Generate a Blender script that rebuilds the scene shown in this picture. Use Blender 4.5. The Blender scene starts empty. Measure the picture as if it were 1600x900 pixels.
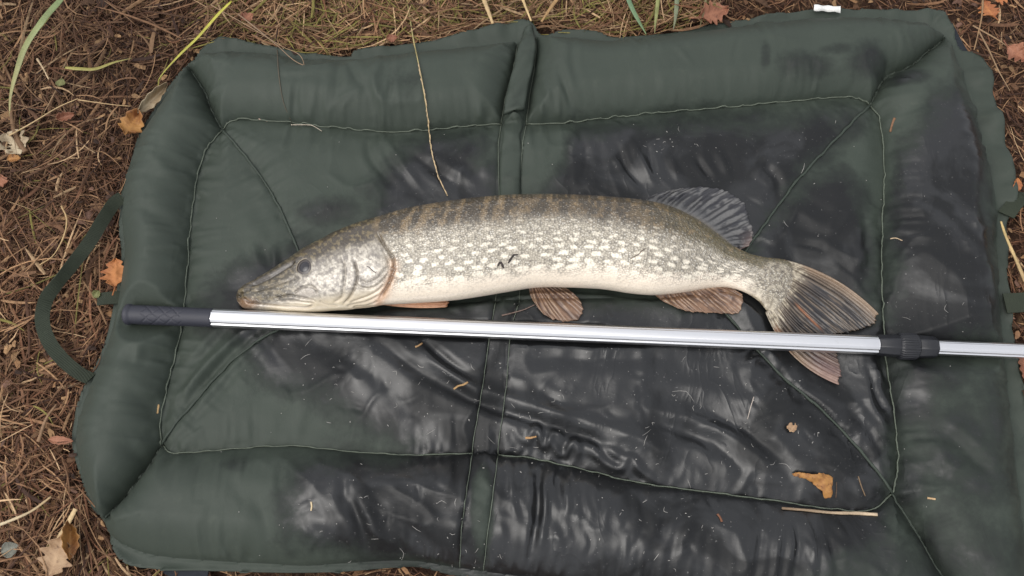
import bpy, math
import numpy as np
from mathutils import Vector, Matrix

RNG = np.random.default_rng(7)
S = bpy.context.scene
COL = S.collection

# ------------------------------------------------------------------ camera, sky, sun, exposure
TILT = math.radians(18.5); DIST = 1.05; FPX = 1256.0
cam_loc = np.array([0.0, -DIST*math.sin(TILT), DIST*math.cos(TILT)])
cam = bpy.data.cameras.new('camera'); cam_o = bpy.data.objects.new('camera', cam); COL.objects.link(cam_o)
cam.sensor_width = 36.0; cam.lens = 36.0*FPX/1600.0; cam.clip_start = 0.02; cam.clip_end = 200
cam_o.location = cam_loc; cam_o.rotation_euler = (TILT, 0, 0)
S.camera = cam_o

SUN_EL, SUN_AZ = math.radians(62), math.radians(240)      # azimuth clockwise from +Y
w = bpy.data.worlds.new('World'); S.world = w; w.use_nodes = True
nt = w.node_tree; nt.nodes.clear()
sky = nt.nodes.new('ShaderNodeTexSky'); sky.sky_type = 'NISHITA'; sky.sun_disc = False
sky.sun_elevation = SUN_EL; sky.sun_rotation = SUN_AZ
sky.dust_density = 6.0; sky.air_density = 1.4; sky.ozone_density = 1.0
hs = nt.nodes.new('ShaderNodeHueSaturation'); hs.inputs['Saturation'].default_value = 0.22
bg = nt.nodes.new('ShaderNodeBackground'); bg.inputs['Strength'].default_value = 0.15
wo = nt.nodes.new('ShaderNodeOutputWorld')
veil = nt.nodes.new('ShaderNodeMix'); veil.data_type = 'RGBA'; veil.inputs[0].default_value = 0.6      # even cloud deck over the clear sky
veil.inputs[7].default_value = (5.1, 5.2, 5.55, 1)
nt.links.new(sky.outputs[0], hs.inputs['Color']); nt.links.new(hs.outputs[0], veil.inputs[6]); nt.links.new(veil.outputs[2], bg.inputs[0]); nt.links.new(bg.outputs[0], wo.inputs[0])

sun = bpy.data.lights.new('sun', 'SUN'); sun.energy = 0.95; sun.angle = math.radians(60); sun.color = (1.0, 0.95, 0.88)
sun_o = bpy.data.objects.new('sun', sun); COL.objects.link(sun_o)
sd = Vector((math.sin(SUN_AZ)*math.cos(SUN_EL), math.cos(SUN_AZ)*math.cos(SUN_EL), math.sin(SUN_EL)))
sun_o.rotation_euler = sd.to_track_quat('Z', 'Y').to_euler(); sun_o.location = sd*5
vs = S.view_settings; vs.view_transform = 'Standard'; vs.look = 'None'; vs.gamma = 1.0; vs.use_curve_mapping = False
vs.exposure = 0.36
S.render.engine = 'CYCLES'

# ------------------------------------------------------------------ small maths
CT, ST = math.cos(TILT), math.sin(TILT)
def P(u, v, z=0.0):
    """photo pixel (1600x900) on the horizontal plane z -> world xyz"""
    u = np.asarray(u, float); v = np.asarray(v, float); z = np.asarray(z, float)
    a = (u-800)/FPX; b = -(v-450)/FPX
    dx = a; dy = b*CT + ST; dz = b*ST - CT
    t = (z-cam_loc[2])/dz
    return np.stack([cam_loc[0]+dx*t, cam_loc[1]+dy*t, z+0*t], -1)
def proj(p):
    d = np.asarray(p, float)-cam_loc
    x = d[..., 0]; yy = d[..., 1]*CT + d[..., 2]*ST; zz = d[..., 1]*ST - d[..., 2]*CT
    return 800+FPX*x/zz, 450-FPX*yy/zz
def sm(a, b, x):
    t = np.clip((np.asarray(x, float)-a)/(b-a), 0, 1); return t*t*(3-2*t)
def _hash(ix, iy, seed):
    h = (ix.astype(np.int64)*374761393 + iy.astype(np.int64)*668265263 + seed*974634777) & 0xffffffff
    h = ((h ^ (h >> 13))*1274126177) & 0xffffffff
    h = h ^ (h >> 16)
    return (h & 0xffff)/65535.0
def vn(x, y, seed=0):
    x = np.asarray(x, float); y = np.asarray(y, float)+0*x; x = x+0*y
    ix = np.floor(x); iy = np.floor(y); fx = x-ix; fy = y-iy
    fx = fx*fx*fx*(fx*(fx*6-15)+10); fy = fy*fy*fy*(fy*(fy*6-15)+10)
    ix = ix.astype(np.int64); iy = iy.astype(np.int64)
    a = _hash(ix, iy, seed); b = _hash(ix+1, iy, seed); c = _hash(ix, iy+1, seed); d = _hash(ix+1, iy+1, seed)
    return (a*(1-fx)+b*fx)*(1-fy)+(c*(1-fx)+d*fx)*fy
def fbm(x, y, seed=0, o=4):
    s = 0; a = 0.5; n = 0
    for k in range(o):
        s = s+a*vn(np.asarray(x)*2**k+17.3*k, np.asarray(y)*2**k+9.1*k, seed+k); n += a; a *= .5
    return s/n
def catmull(pts, n):
    pts = np.asarray(pts, float)
    p = np.vstack([2*pts[0]-pts[1], pts, 2*pts[-1]-pts[-2]])
    m = len(pts)-1
    t = np.linspace(0, m, n); i = np.minimum(t.astype(int), m-1); f = (t-i)[:, None]
    a, b, c, d = p[i], p[i+1], p[i+2], p[i+3]
    return 0.5*((2*b)+(-a+c)*f+(2*a-5*b+4*c-d)*f*f+(-a+3*b-3*c+d)*f**3)
def resample(pts, n):
    pts = np.asarray(pts, float); L = np.r_[0, np.cumsum(np.linalg.norm(np.diff(pts, axis=0), axis=1))]
    t = np.linspace(0, L[-1], n)
    return np.stack([np.interp(t, L, pts[:, k]) for k in range(pts.shape[1])], -1)
def smooth_line(pts, step=None, n=None):
    c = catmull(pts, 16*len(pts))
    if n is None:
        L = np.linalg.norm(np.diff(c, axis=0), axis=1).sum(); n = max(3, int(L/step))
    return resample(c, n)
def dist_poly(x, y, line, reach=None):
    """distance, arc length at the foot, side, foot x, foot y"""
    best = np.full(x.shape, 9e9); sa = np.zeros(x.shape); fx = np.zeros(x.shape); fy = np.zeros(x.shape); L = 0.0
    for k in range(len(line)-1):
        a = line[k]; b = line[k+1]; d = b-a; l2 = d@d+1e-18
        t = np.clip(((x-a[0])*d[0]+(y-a[1])*d[1])/l2, 0, 1)
        px = a[0]+t*d[0]; py = a[1]+t*d[1]
        q = (x-px)**2+(y-py)**2; m = q < best
        best = np.where(m, q, best); sa = np.where(m, L+t*math.sqrt(l2), sa); fx = np.where(m, px, fx); fy = np.where(m, py, fy)
        L += math.sqrt(l2)
    return np.sqrt(best), sa, fx, fy
def inside(x, y, poly):
    c = np.zeros(np.shape(x), bool); n = len(poly); j = n-1
    for i in range(n):
        xi, yi = poly[i][0], poly[i][1]; xj, yj = poly[j][0], poly[j][1]
        if yi != yj:
            c ^= ((yi > y) != (yj > y)) & (x < (xj-xi)*(y-yi)/(yj-yi)+xi)
        j = i
    return c
def sdf(x, y, poly):
    """positive inside"""
    pl = np.vstack([poly, poly[:1]])
    d = dist_poly(x, y, pl)[0]
    return np.where(inside(x, y, poly), d, -d)
def lin(r, g, b):
    f = lambda c: ((c/255+.055)/1.055)**2.4 if c > 10 else c/255/12.92
    return np.array([f(r), f(g), f(b)])

# ------------------------------------------------------------------ objects
def mesh_obj(name, V, F, mat, parent=None, smooth=True, attrs=None, uv=None):
    """F: (n,k) array of quads/tris, or a list of lists"""
    me = bpy.data.meshes.new(name)
    V = np.asarray(V, np.float32)
    if isinstance(F, np.ndarray):
        k = F.shape[1]; nf = len(F)
        me.vertices.add(len(V)); me.vertices.foreach_set('co', V.ravel())
        me.loops.add(nf*k); me.loops.foreach_set('vertex_index', F.astype(np.int32).ravel())
        me.polygons.add(nf); me.polygons.foreach_set('loop_start', np.arange(0, nf*k, k, dtype=np.int32))
        me.update(calc_edges=True)
    else:
        me.from_pydata(V.tolist(), [], F)
    if attrs:
        for an, (ty, data) in attrs.items():
            a = me.attributes.new(an, ty, 'POINT')
            if ty == 'FLOAT': a.data.foreach_set('value', np.asarray(data, np.float32).ravel())
            elif ty == 'FLOAT_COLOR':
                d = np.ones((len(V), 4), np.float32); d[:, :3] = data; a.data.foreach_set('color', d.ravel())
            elif ty == 'FLOAT_VECTOR': a.data.foreach_set('vector', np.asarray(data, np.float32).ravel())
    me.polygons.foreach_set('use_smooth', np.full(len(me.polygons), smooth))
    me.materials.append(mat)
    o = bpy.data.objects.new(name, me); COL.objects.link(o)
    if parent is not None:
        o.parent = parent; o.matrix_parent_inverse = parent.matrix_world.inverted() if False else Matrix.Translation(-Vector(parent.location))
    return o
def empty(name, loc):
    o = bpy.data.objects.new(name, None); COL.objects.link(o); o.location = Vector([float(c) for c in loc]); o.empty_display_size = .02
    return o
def tag(o, label=None, cat=None, group=None, kind=None):
    if label: o['label'] = label
    if cat: o['category'] = cat
    if group: o['group'] = group
    if kind: o['kind'] = kind
    return o
def grid_faces(nu, nv, close_v=False):
    i = np.arange(nu-1)[:, None]; j = np.arange(nv if close_v else nv-1)[None, :]
    j2 = (j+1) % nv
    return np.stack([i*nv+j, (i+1)*nv+j, (i+1)*nv+j2, i*nv+j2], -1).reshape(-1, 4)
def frames(path, up=(0, 0, 1)):
    path = np.asarray(path, float)
    t = np.gradient(path, axis=0); t /= np.linalg.norm(t, axis=1)[:, None]+1e-12
    s = np.cross(t, np.array(up)); n = np.linalg.norm(s, axis=1)[:, None]
    s = np.where(n < 1e-6, np.array([1., 0, 0]), s/(n+1e-12)); u = np.cross(s, t)
    return t, s, u
def tube(path, rad, n=8, flat=1.0, cap=True):
    path = np.asarray(path, float); m = len(path); rad = np.broadcast_to(np.asarray(rad, float), (m,))
    t, s, u = frames(path)
    a = np.linspace(0, 2*np.pi, n, endpoint=False)
    V = path[:, None]+rad[:, None, None]*(np.cos(a)[None, :, None]*s[:, None]+flat*np.sin(a)[None, :, None]*u[:, None])
    V = V.reshape(-1, 3); F = grid_faces(m, n, True)
    if cap:
        V = np.vstack([V, path[:1], path[-1:]]); c0 = m*n; c1 = m*n+1
        j = np.arange(n); j2 = (j+1) % n
        F = np.vstack([F, np.stack([np.full(n, c0), j, j2, j2], -1)[:, [0, 1, 2, 2]], np.stack([np.full(n, c1), (m-1)*n+j2, (m-1)*n+j, (m-1)*n+j], -1)])
        Fl = [list(dict.fromkeys(f)) for f in F.tolist()]
        return V, Fl
    return V, F
def ribbon(path, width, sidev, thick=0.0):
    path = np.asarray(path, float); m = len(path)
    wd = np.broadcast_to(np.asarray(width, float), (m,)); sv = np.broadcast_to(np.asarray(sidev, float), (m, 3))
    sv = sv/np.linalg.norm(sv, axis=1)[:, None]
    t = np.gradient(path, axis=0); t /= np.linalg.norm(t, axis=1)[:, None]+1e-12
    nr = np.cross(sv, t); nr /= np.linalg.norm(nr, axis=1)[:, None]+1e-12
    off = np.array([[-.5, -.5], [.5, -.5], [.5, .5], [-.5, .5]])
    V = path[:, None]+off[None, :, 0, None]*wd[:, None, None]*sv[:, None]+off[None, :, 1, None]*thick*nr[:, None]
    F = grid_faces(m, 4, True).tolist()+[[3, 2, 1, 0], [4*m-4, 4*m-3, 4*m-2, 4*m-1]]
    return V.reshape(-1, 3), F

# ------------------------------------------------------------------ materials
class NB:
    def __init__(s, name):
        s.m = bpy.data.materials.new(name); s.m.use_nodes = True; s.t = s.m.node_tree; s.t.nodes.clear()
        s.out = s.n('ShaderNodeOutputMaterial'); s.b = s.n('ShaderNodeBsdfPrincipled'); s.l(s.b.outputs[0], s.out.inputs[0])
    def n(s, ty, **k):
        nd = s.t.nodes.new(ty)
        for a, v in k.items(): setattr(nd, a, v)
        return nd
    def l(s, a, b): s.t.links.new(a, b)
    def setin(s, sock, v):
        if hasattr(v, 'is_output'): s.l(v, sock)
        elif hasattr(v, '__len__') and len(v) == 3 and sock.type == 'RGBA': sock.default_value = (*[float(c) for c in v], 1)
        else: sock.default_value = v
    def p(s, **k):
        names = dict(color='Base Color', rough='Roughness', metal='Metallic', spec='Specular IOR Level', coat='Coat Weight', coatr='Coat Roughness',
                     normal='Normal', sss='Subsurface Weight', alpha='Alpha', trans='Transmission Weight', sheen='Sheen Weight', ior='IOR')
        for a, v in k.items(): s.setin(s.b.inputs[names[a]], v)
        return s
    def attr(s, name, out='Fac'):
        return s.n('ShaderNodeAttribute', attribute_name=name).outputs[out]
    def coord(s, which='Object'): return s.n('ShaderNodeTexCoord').outputs[which]
    def noise(s, scale, detail=3, rough=.55, vec=None, out='Fac', dist=0.0):
        nd = s.n('ShaderNodeTexNoise'); nd.inputs['Scale'].default_value = scale; nd.inputs['Detail'].default_value = detail
        nd.inputs['Roughness'].default_value = rough; nd.inputs['Distortion'].default_value = dist
        s.l(vec if vec is not None else s.coord(), nd.inputs['Vector']); return nd.outputs[out]
    def math(s, op, a, b=0.0, c=0.0):
        nd = s.n('ShaderNodeMath', operation=op)
        for i, v in enumerate((a, b, c)): s.setin(nd.inputs[i], v)
        return nd.outputs[0]
    def ss(s, v, a, b, o0=0.0, o1=1.0):
        nd = s.n('ShaderNodeMapRange', interpolation_type='SMOOTHSTEP')
        s.setin(nd.inputs['Value'], v)
        for k, x in (('From Min', a), ('From Max', b), ('To Min', o0), ('To Max', o1)): nd.inputs[k].default_value = x
        return nd.outputs[0]
    def mix(s, f, a, b, blend='MIX'):
        nd = s.n('ShaderNodeMix', data_type='RGBA', blend_type=blend)
        s.setin(nd.inputs[0], f); s.setin(nd.inputs[6], a); s.setin(nd.inputs[7], b); return nd.outputs[2]
    def bump(s, h, strength=.3, dist=.001, normal=None):
        nd = s.n('ShaderNodeBump'); s.setin(nd.inputs['Height'], h); s.setin(nd.inputs['Strength'], strength); nd.inputs['Distance'].default_value = dist
        if normal is not None: s.l(normal, nd.inputs['Normal'])
        return nd.outputs[0]
    def mapping(s, vec, scale):
        nd = s.n('ShaderNodeMapping'); s.l(vec, nd.inputs[0]); nd.inputs['Scale'].default_value = scale; return nd.outputs[0]

def mat_soil():
    b = NB('soil'); n = b.noise(9, 5); n2 = b.noise(120, 4)
    c = b.mix(n, lin(40, 27, 21), lin(64, 45, 34)); c = b.mix(b.ss(n2, .45, .75), c, lin(100, 78, 58))
    h = b.noise(180, 5); return b.p(color=c, rough=.95, spec=.2, normal=b.bump(h, .8, .006)).m
def mat_litter(name='dry_litter', rough=.75):
    b = NB(name); c = b.attr('col', 'Color'); n = b.noise(260, 3)
    c = b.mix(b.ss(n, .35, .7, 0, .45), c, (.25, .2, .16), 'MULTIPLY')
    return b.p(color=c, rough=rough, spec=.3).m
def mat_fabric():
    b = NB('coated_nylon'); co = b.coord()
    wet = b.attr('wet'); gl = b.attr('gloss')
    n = b.noise(26, 5, .62, co); n2 = b.noise(140, 3, .6, co)
    f = b.math('ADD', wet, b.math('MULTIPLY', b.math('SUBTRACT', n, .5), .85))
    f = b.math('ADD', f, b.math('MULTIPLY', b.math('SUBTRACT', n2, .5), .22))
    damp = b.ss(f, .08, .48); wetm = b.ss(f, .38, .74)
    big = b.noise(7, 3, .5, co)
    dry = b.mix(big, lin(51, 58, 51), lin(59, 67, 59))
    dust = b.ss(b.noise(60, 6, .7, co), .56, .78, 0, .28)
    dry = b.mix(dust, dry, lin(78, 84, 73))
    c = b.mix(damp, dry, lin(36, 42, 37)); c = b.mix(wetm, c, lin(24, 25, 26))
    # pale dried smears where the water has gone
    sp = b.ss(b.noise(330, 2, .5, co), .69, .75, 0, .45)
    c = b.mix(b.math('MULTIPLY', sp, wetm), c, lin(120, 118, 116))
    # standing water film: smooth and reflective; soaked cloth between stays dull and dark
    film = b.math('MULTIPLY', wetm, b.ss(b.noise(11, 4, .5, co, dist=.8), .42, .56))
    r = b.math('ADD', b.math('MULTIPLY', wetm, -.16), b.math('MULTIPLY', film, -.16)); r = b.math('ADD', r, .62)
    r = b.math('ADD', r, b.math('MULTIPLY', b.math('SUBTRACT', b.noise(40, 4, .6, co), .5), .16))
    r = b.math('MAXIMUM', r, .12)
    spec = b.math('ADD', b.math('ADD', .34, b.math('MULTIPLY', wetm, -.04)), b.math('MULTIPLY', film, .32))
    wv = b.noise(900, 2, .5, co)
    nb = b.bump(b.noise(22, 4, .55, co, dist=.6), .14, .006)
    # sharp little crinkles in the loose coated cloth
    cn = b.noise(17, 3, .5, b.mapping(co, (1.0, .55, 1)), dist=.7); cr_ = b.math('POWER', b.math('SUBTRACT', 1.0, b.math('ABSOLUTE', b.math('MULTIPLY_ADD', cn, 2.0, -1.0))), 14.0)
    cr_ = b.math('MULTIPLY', cr_, b.ss(b.noise(6, 2, .5, co), .48, .66))
    nb = b.bump(cr_, b.math('ADD', .10, b.math('MULTIPLY', wetm, .12)), .003, nb)
    nb = b.bump(wv, b.math('SUBTRACT', .22, b.math('MULTIPLY', wetm, .10)), .0006, nb)
    return b.p(color=c, rough=r, spec=spec, normal=nb).m
def mat_webbing(name, col):
    b = NB(name); co = b.coord(); n = b.noise(60, 4, .6, co)
    wv = b.n('ShaderNodeTexWave', wave_type='BANDS', bands_direction='DIAGONAL'); wv.inputs['Scale'].default_value = 260; b.l(co, wv.inputs['Vector'])
    c = b.mix(n, np.array(col)*.75, np.array(col)*1.25); return b.p(color=c, rough=.8, spec=.3, normal=b.bump(wv.outputs['Fac'], .35, .0008)).m
def mat_simple(name, col, rough=.6, metal=0., spec=.5, var=.25, scale=60, bump=.0, bs=300):
    b = NB(name); n = b.noise(scale, 4); c = b.mix(n, np.array(col)*(1-var), np.array(col)*(1+var))
    k = dict(color=c, rough=rough, metal=metal, spec=spec)
    if bump: k['normal'] = b.bump(b.noise(bs, 4), bump, .001)
    return b.p(**k).m
def mat_alu():
    b = NB('anodised_aluminium'); co = b.coord()
    m = b.mapping(co, (6, 500, 500)); n = b.noise(1.0, 4, .6, m); s = b.noise(30, 5, .7, co)
    r = b.math('ADD', .24, b.math('MULTIPLY', n, .14))
    c = b.mix(b.ss(s, .62, .8, 0, .35), (.78, .78, .79), (.50, .49, .48))
    return b.p(color=c, metal=1.0, rough=r, normal=b.bump(n, .06, .0005)).m
def mat_leaf(name, c1, c2, c3):
    b = NB(name); co = b.coord(); n = b.noise(38, 5, .6, co); k = b.noise(160, 4, .6, co); v = b.attr('vein')
    c1, c2, c3 = [np.array(q)*.62+.10*np.mean(q) for q in (c1, c2, c3)]
    c = b.mix(b.ss(n, .35, .65), c1, c2); c = b.mix(b.ss(k, .58, .72, 0, .85), c, c3); c = b.mix(b.math('MULTIPLY', v, .5), c, np.array(c1)*1.25)
    return b.p(color=c, rough=.6, spec=.35, normal=b.bump(k, .4, .001), sss=.0).m
def mat_vcol(name, rough=.5, spec=.5, scale=400, coat=0.):
    b = NB(name); c = b.attr('col', 'Color'); n = b.noise(scale, 3)
    c = b.mix(b.ss(n, .35, .75, 0, .35), c, (.45, .42, .38), 'MULTIPLY'); return b.p(color=c, rough=rough, spec=spec, coat=coat).m

M_soil = mat_soil(); M_lit = mat_litter(); M_fab = mat_fabric()
M_web = mat_webbing('olive_webbing', lin(48, 54, 43)); M_webd = mat_webbing('dark_webbing', lin(36, 40, 46))
M_thread = mat_simple('sewing_thread', lin(88, 95, 83), .7, var=.45, scale=700)
M_label = mat_simple('label_cloth', lin(225, 225, 222), .7, var=.06)
M_alu = mat_alu()
M_rub = mat_simple('grip_rubber', lin(44, 45, 54), .55, var=.15, scale=40, bump=.15, bs=500)
M_pla = mat_simple('black_plastic', lin(30, 31, 35), .38, var=.15, scale=90, bump=.08, bs=300)
M_straw = mat_vcol('straw', .65, .35)
M_green = mat_vcol('grass_blade', .5, .4)

# ------------------------------------------------------------------ layout shared by mat, fish and pole
POLE_R = 0.0115; POLE_Z = 0.0425
def pole_v(u): return 496.5+0.0411*(np.asarray(u, float)-330)
pole_a = P(197, pole_v(197), POLE_Z); pole_b = P(1600, pole_v(1600), POLE_Z)
pole_dir = (pole_b-pole_a)/np.linalg.norm(pole_b-pole_a)
REST = 0.019
FT = np.array([(369,462),(374,452),(385,444),(405,434),(430,420),(455,404),(478,389),(505,375),(535,360),(565,349),(600,339),(640,328),(700,318),(750,312),(800,308),
  (850,307),(900,308),(950,311),(1000,316),(1040,324),(1080,341),(1110,360),(1140,382),(1168,396),(1192,402),(1212,404),(1230,407),(1243,414),(1251,426)], float)
FB = np.array([(371,472),(380,481),(395,485),(420,486),(445,487),(470,487),(495,486),(520,484),(550,482),(580,478),(605,474),(640,472),(700,468),(745,462),(792,454),
  (840,447),(892,447),(945,450),(985,456),(1020,459),(1055,457),(1085,453),(1112,449),(1140,449),(1165,457),(1185,470),(1198,485),(1209,497),(1222,500)], float)
TAIL_TOP = [(1240,408),(1280,424),(1320,449),(1350,473),(1373,490)]
TAIL_EDGE = [(1373,490),(1366,505),(1345,516),(1320,521),(1302,527),(1305,545),(1311,562),(1314,582),(1311,602)]
TAIL_BOT = [(1205,495),(1213,525),(1236,557),(1270,588),(1311,602)]

# ------------------------------------------------------------------ ground
mat_outer_px = [(300,96),(318,75),(350,61),(400,68),(450,78),(500,85),(545,88),(562,78),(640,68),(720,55),(780,40),(815,32),(834,42),(848,55),(880,48),(930,50),(960,58),
  (1000,55),(1050,50),(1100,40),(1160,30),(1240,19),(1290,16),(1370,13),(1430,17),(1466,19),(1484,42),(1500,74),(1512,80),(1532,82),(1546,112),(1556,170),(1569,215),(1579,260),
  (1585,300),(1579,335),(1574,348),(1577,400),(1573,432),(1581,500),(1587,560),(1598,620),(1606,700),(1616,800),(1630,900),(1645,965),(1615,1010),(1560,1020),(1480,1012),(1300,988),
  (1100,958),(900,928),(760,908),(700,897),(650,886),(600,888),(540,893),(470,895),(400,894),(330,892),(240,889),(200,881),(180,862),(171,845),(172,830),(158,811),(140,790),
  (129,760),(117,720),(111,690),(116,650),(129,610),(149,570),(164,530),(174,490),(184,440),(189,400),(185,350),(189,300),(204,250),(214,215),(234,180),(259,140),(284,108)]
_pl = smooth_line(np.vstack([mat_outer_px, mat_outer_px[:1]]), n=520)[:-1]
OUT = P(_pl[:, 0], _pl[:, 1], 0.010)[:, :2]
def ground_h(x, y):
    h = (fbm(x*3, y*3, 5, 3)-.5)*.03+(fbm(x*22, y*22, 9, 4)-.5)*.022
    return h-.006
ax = np.concatenate([-np.geomspace(1.15, 40, 26)[::-1], np.linspace(-1.1, 1.1, 380), np.geomspace(1.15, 40, 26)])
GX, GY = np.meshgrid(ax, ax, indexing='ij')
gz = ground_h(GX, GY)
gs = sdf(GX.ravel(), GY.ravel(), OUT[::4]).reshape(GX.shape)
gz = np.where(gs > -.03, gz*(1-sm(-.03, .0, gs))+(-.012)*sm(-.03, .0, gs), gz)
ground = mesh_obj('ground', np.stack([GX, GY, gz], -1).reshape(-1, 3), grid_faces(len(ax), len(ax)), M_soil)
tag(ground, kind='structure')

# ------------------------------------------------------------------ unhooking mat: seams, panels, height field
ZS = 0.020
def seam(pts, z=ZS):
    c = smooth_line(pts, step=5.0); return P(c[:, 0], c[:, 1], z)[:, :2]
SE = dict(
  top_l=seam([(345,200),(365,188),(430,190),(520,200),(610,207),(700,201),(783,193)]),
  top_m=seam([(783,193),(803,193),(822,194)]),
  top_r=seam([(822,194),(880,193),(1000,180),(1150,167),(1300,153),(1345,157),(1360,163)]),
  right=seam([(1360,163),(1374,190),(1381,260),(1377,400),(1381,530),(1388,600),(1398,655),(1401,730),(1395,772)]),
  bot_l=seam([(250,695),(275,708),(350,703),(450,697),(550,706),(650,711),(738,708)]),
  bot_m=seam([(738,708),(758,709),(778,711)]),
  bot_r=seam([(778,711),(830,716),(900,731),(1000,755),(1100,768),(1200,781),(1300,795),(1360,797),(1395,772)]),
  left=seam([(345,200),(317,250),(301,330),(293,430),(285,510),(266,590),(252,650),(250,695)]),
  c_tl=seam([(345,200),(328,168),(318,140),(295,105)]),
  c_tr=seam([(1360,163),(1385,120),(1420,105),(1450,80),(1475,60)]),
  c_br=seam([(1395,772),(1430,825),(1475,900),(1545,987)]),
  c_bl=seam([(250,695),(213,750),(160,810)]),
  d_tl=seam([(345,200),(400,265),(440,330),(470,398),(515,478)]),
  d_tr=seam([(1360,163),(1300,225),(1240,290),(1170,385),(1110,465)]),
  d_br=seam([(1395,772),(1330,692),(1270,632),(1220,590),(1165,530),(1110,465)]),
  d_bl=seam([(250,695),(300,638),(370,562),(440,515),(515,478)]),
  ridge_l=seam([(515,478),(640,476),(775,473)]),
  ridge_m=seam([(775,473),(795,472),(812,472)]),
  ridge_r=seam([(812,472),(960,469),(1110,465)]),
  s_l1=seam([(808,68),(802,110),(790,155),(783,193)]), s_l2=seam([(783,193),(779,240),(780,305),(779,390),(775,473)]),
  s_l3=seam([(775,473),(766,525),(756,600),(742,680),(738,708)]), s_l4=seam([(738,708),(733,760),(725,820),(718,888)]),
  s_r1=seam([(838,60),(836,100),(828,150),(822,194)]), s_r2=seam([(822,194),(816,240),(812,305),(811,390),(812,472)]),
  s_r3=seam([(812,472),(798,525),(792,600),(780,690),(778,711)]), s_r4=seam([(778,711),(772,770),(764,830),(755,893)]),
)
OZ = 0.012
out = dict(
  o_tl=seam([(295,105),(330,86),(400,85),(480,95),(560,96),(610,88),(700,80),(808,68)], OZ),
  o_tm=seam([(808,68),(823,62),(838,60)], OZ),
  o_tr=seam([(838,60),(900,63),(960,67),(1050,57),(1200,39),(1300,31),(1400,36),(1450,48),(1475,60)], OZ),
  o_r=seam([(1475,60),(1500,110),(1527,200),(1548,280),(1556,340),(1556,420),(1562,500),(1571,600),(1582,700),(1600,850),(1610,950),(1590,985),(1545,987)], OZ),
  o_bl=seam([(160,810),(180,842),(235,866),(330,876),(420,881),(480,884),(540,880),(640,876),(718,888)], OZ),
  o_bm=seam([(718,888),(737,890),(755,893)], OZ),
  o_br=seam([(755,893),(900,912),(1100,942),(1300,972),(1450,985),(1545,987)], OZ),
  o_l=seam([(295,105),(268,142),(243,181),(222,216),(209,250),(196,300),(193,350),(196,400),(191,440),(183,490),(173,530),(158,571),(140,611),(127,650),(121,690),(130,740),(144,780),(160,810)], OZ))
ALL = {**SE, **out}
r_ = lambda k: ALL[k][::-1]
def loop(*ks):
    pts = []
    for k in ks:
        l = r_(k[1:]) if k[0] == '-' else ALL[k]
        pts.append(l[:-1])
    return np.vstack(pts)
PAN = [  # name, outline, puff height, reach of the puff
  ('outer_bolster', loop('o_tl', 's_l1', '-top_l', 'c_tl'), .036, .046),
  ('fold_strip', loop('o_tm', 's_r1', '-top_m', '-s_l1'), .018, .020),
  ('outer_bolster', loop('o_tr', '-c_tr', '-top_r', '-s_r1'), .038, .048),
  ('outer_bolster', loop('o_r', '-c_br', '-right', 'c_tr'), .032, .050),
  ('outer_bolster', loop('o_br', '-c_br', '-bot_r', 's_r4'), .027, .055),
  ('fold_strip', loop('o_bm', '-s_r4', '-bot_m', 's_l4'), .0285, .055),
  ('outer_bolster', loop('o_bl', '-s_l4', '-bot_l', 'c_bl'), .034, .052),
  ('outer_bolster', loop('o_l', '-c_bl', '-left', 'c_tl'), .037, .044),
  ('inner_panel', loop('top_l', 's_l2', '-ridge_l', '-d_tl'), .012, .052),
  ('fold_strip', loop('top_m', 's_r2', '-ridge_m', '-s_l2'), .012, .052),
  ('inner_panel', loop('top_r', 'd_tr', '-ridge_r', '-s_r2'), .012, .052),
  ('inner_panel', loop('right', 'd_br', '-d_tr'), .012, .052),
  ('inner_panel', loop('-bot_r', '-s_r3', 'ridge_r', '-d_br'), .012, .052),
  ('fold_strip', loop('ridge_m', 's_r3', '-bot_m', '-s_l3'), .012, .052),
  ('inner_panel', loop('ridge_l', 's_l3', '-bot_l', 'd_bl'), .012, .052),
  ('inner_panel', loop('left', 'd_bl', '-d_tl'), .012, .052),
]
STEP = 0.0026
x0, x1 = OUT[:, 0].min()-.004, OUT[:, 0].max()+.004; y0, y1 = OUT[:, 1].min()-.004, OUT[:, 1].max()+.004
NX = int((x1-x0)/STEP)+1; NY = int((y1-y0)/STEP)+1
XX, YY = np.meshgrid(x0+np.arange(NX)*STEP, y0+np.arange(NY)*STEP, indexing='ij')
X = XX.ravel().copy(); Y = YY.ravel().copy()
# snap grid points to the seams and the outer edge so that panels meet on clean lines
dmin = np.full(X.shape, 9e9); smin = np.zeros(X.shape); sx = X.copy(); sy = Y.copy(); kid = np.zeros(X.shape, int)
d_o = np.full(X.shape, 9e9); dpuff = np.full(X.shape, 9e9)
SEAMD = {}
for i, (k, l) in enumerate(ALL.items()):
    bb = (X > l[:, 0].min()-.1) & (X < l[:, 0].max()+.1) & (Y > l[:, 1].min()-.1) & (Y < l[:, 1].max()+.1)
    d = np.full(X.shape, .2); s_ = np.zeros(X.shape); fx = X.copy(); fy = Y.copy()
    d[bb], s_[bb], fx[bb], fy[bb] = dist_poly(X[bb], Y[bb], l)
    if k[:3] in ('s_l', 's_r') and k[3] in '234' or k.startswith('ridge') or k in ('top_m', 'bot_m'):
        SEAMD[k] = d.copy(); d_snap = d < STEP*.5; X[d_snap] = fx[d_snap]; Y[d_snap] = fy[d_snap]; continue
    if k.startswith('c_'): SEAMD[k] = d.copy()
    dpuff = np.minimum(dpuff, d+(.016 if k.startswith('d_') else 0))
    m = d < dmin
    dmin[m] = d[m]; smin[m] = s_[m]+i*7.7; sx[m] = fx[m]; sy[m] = fy[m]; kid[m] = i
    if k in out: d_o = np.minimum(d_o, d)
eo = sdf(X, Y, OUT); pl = np.vstack([OUT, OUT[:1]])
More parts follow.
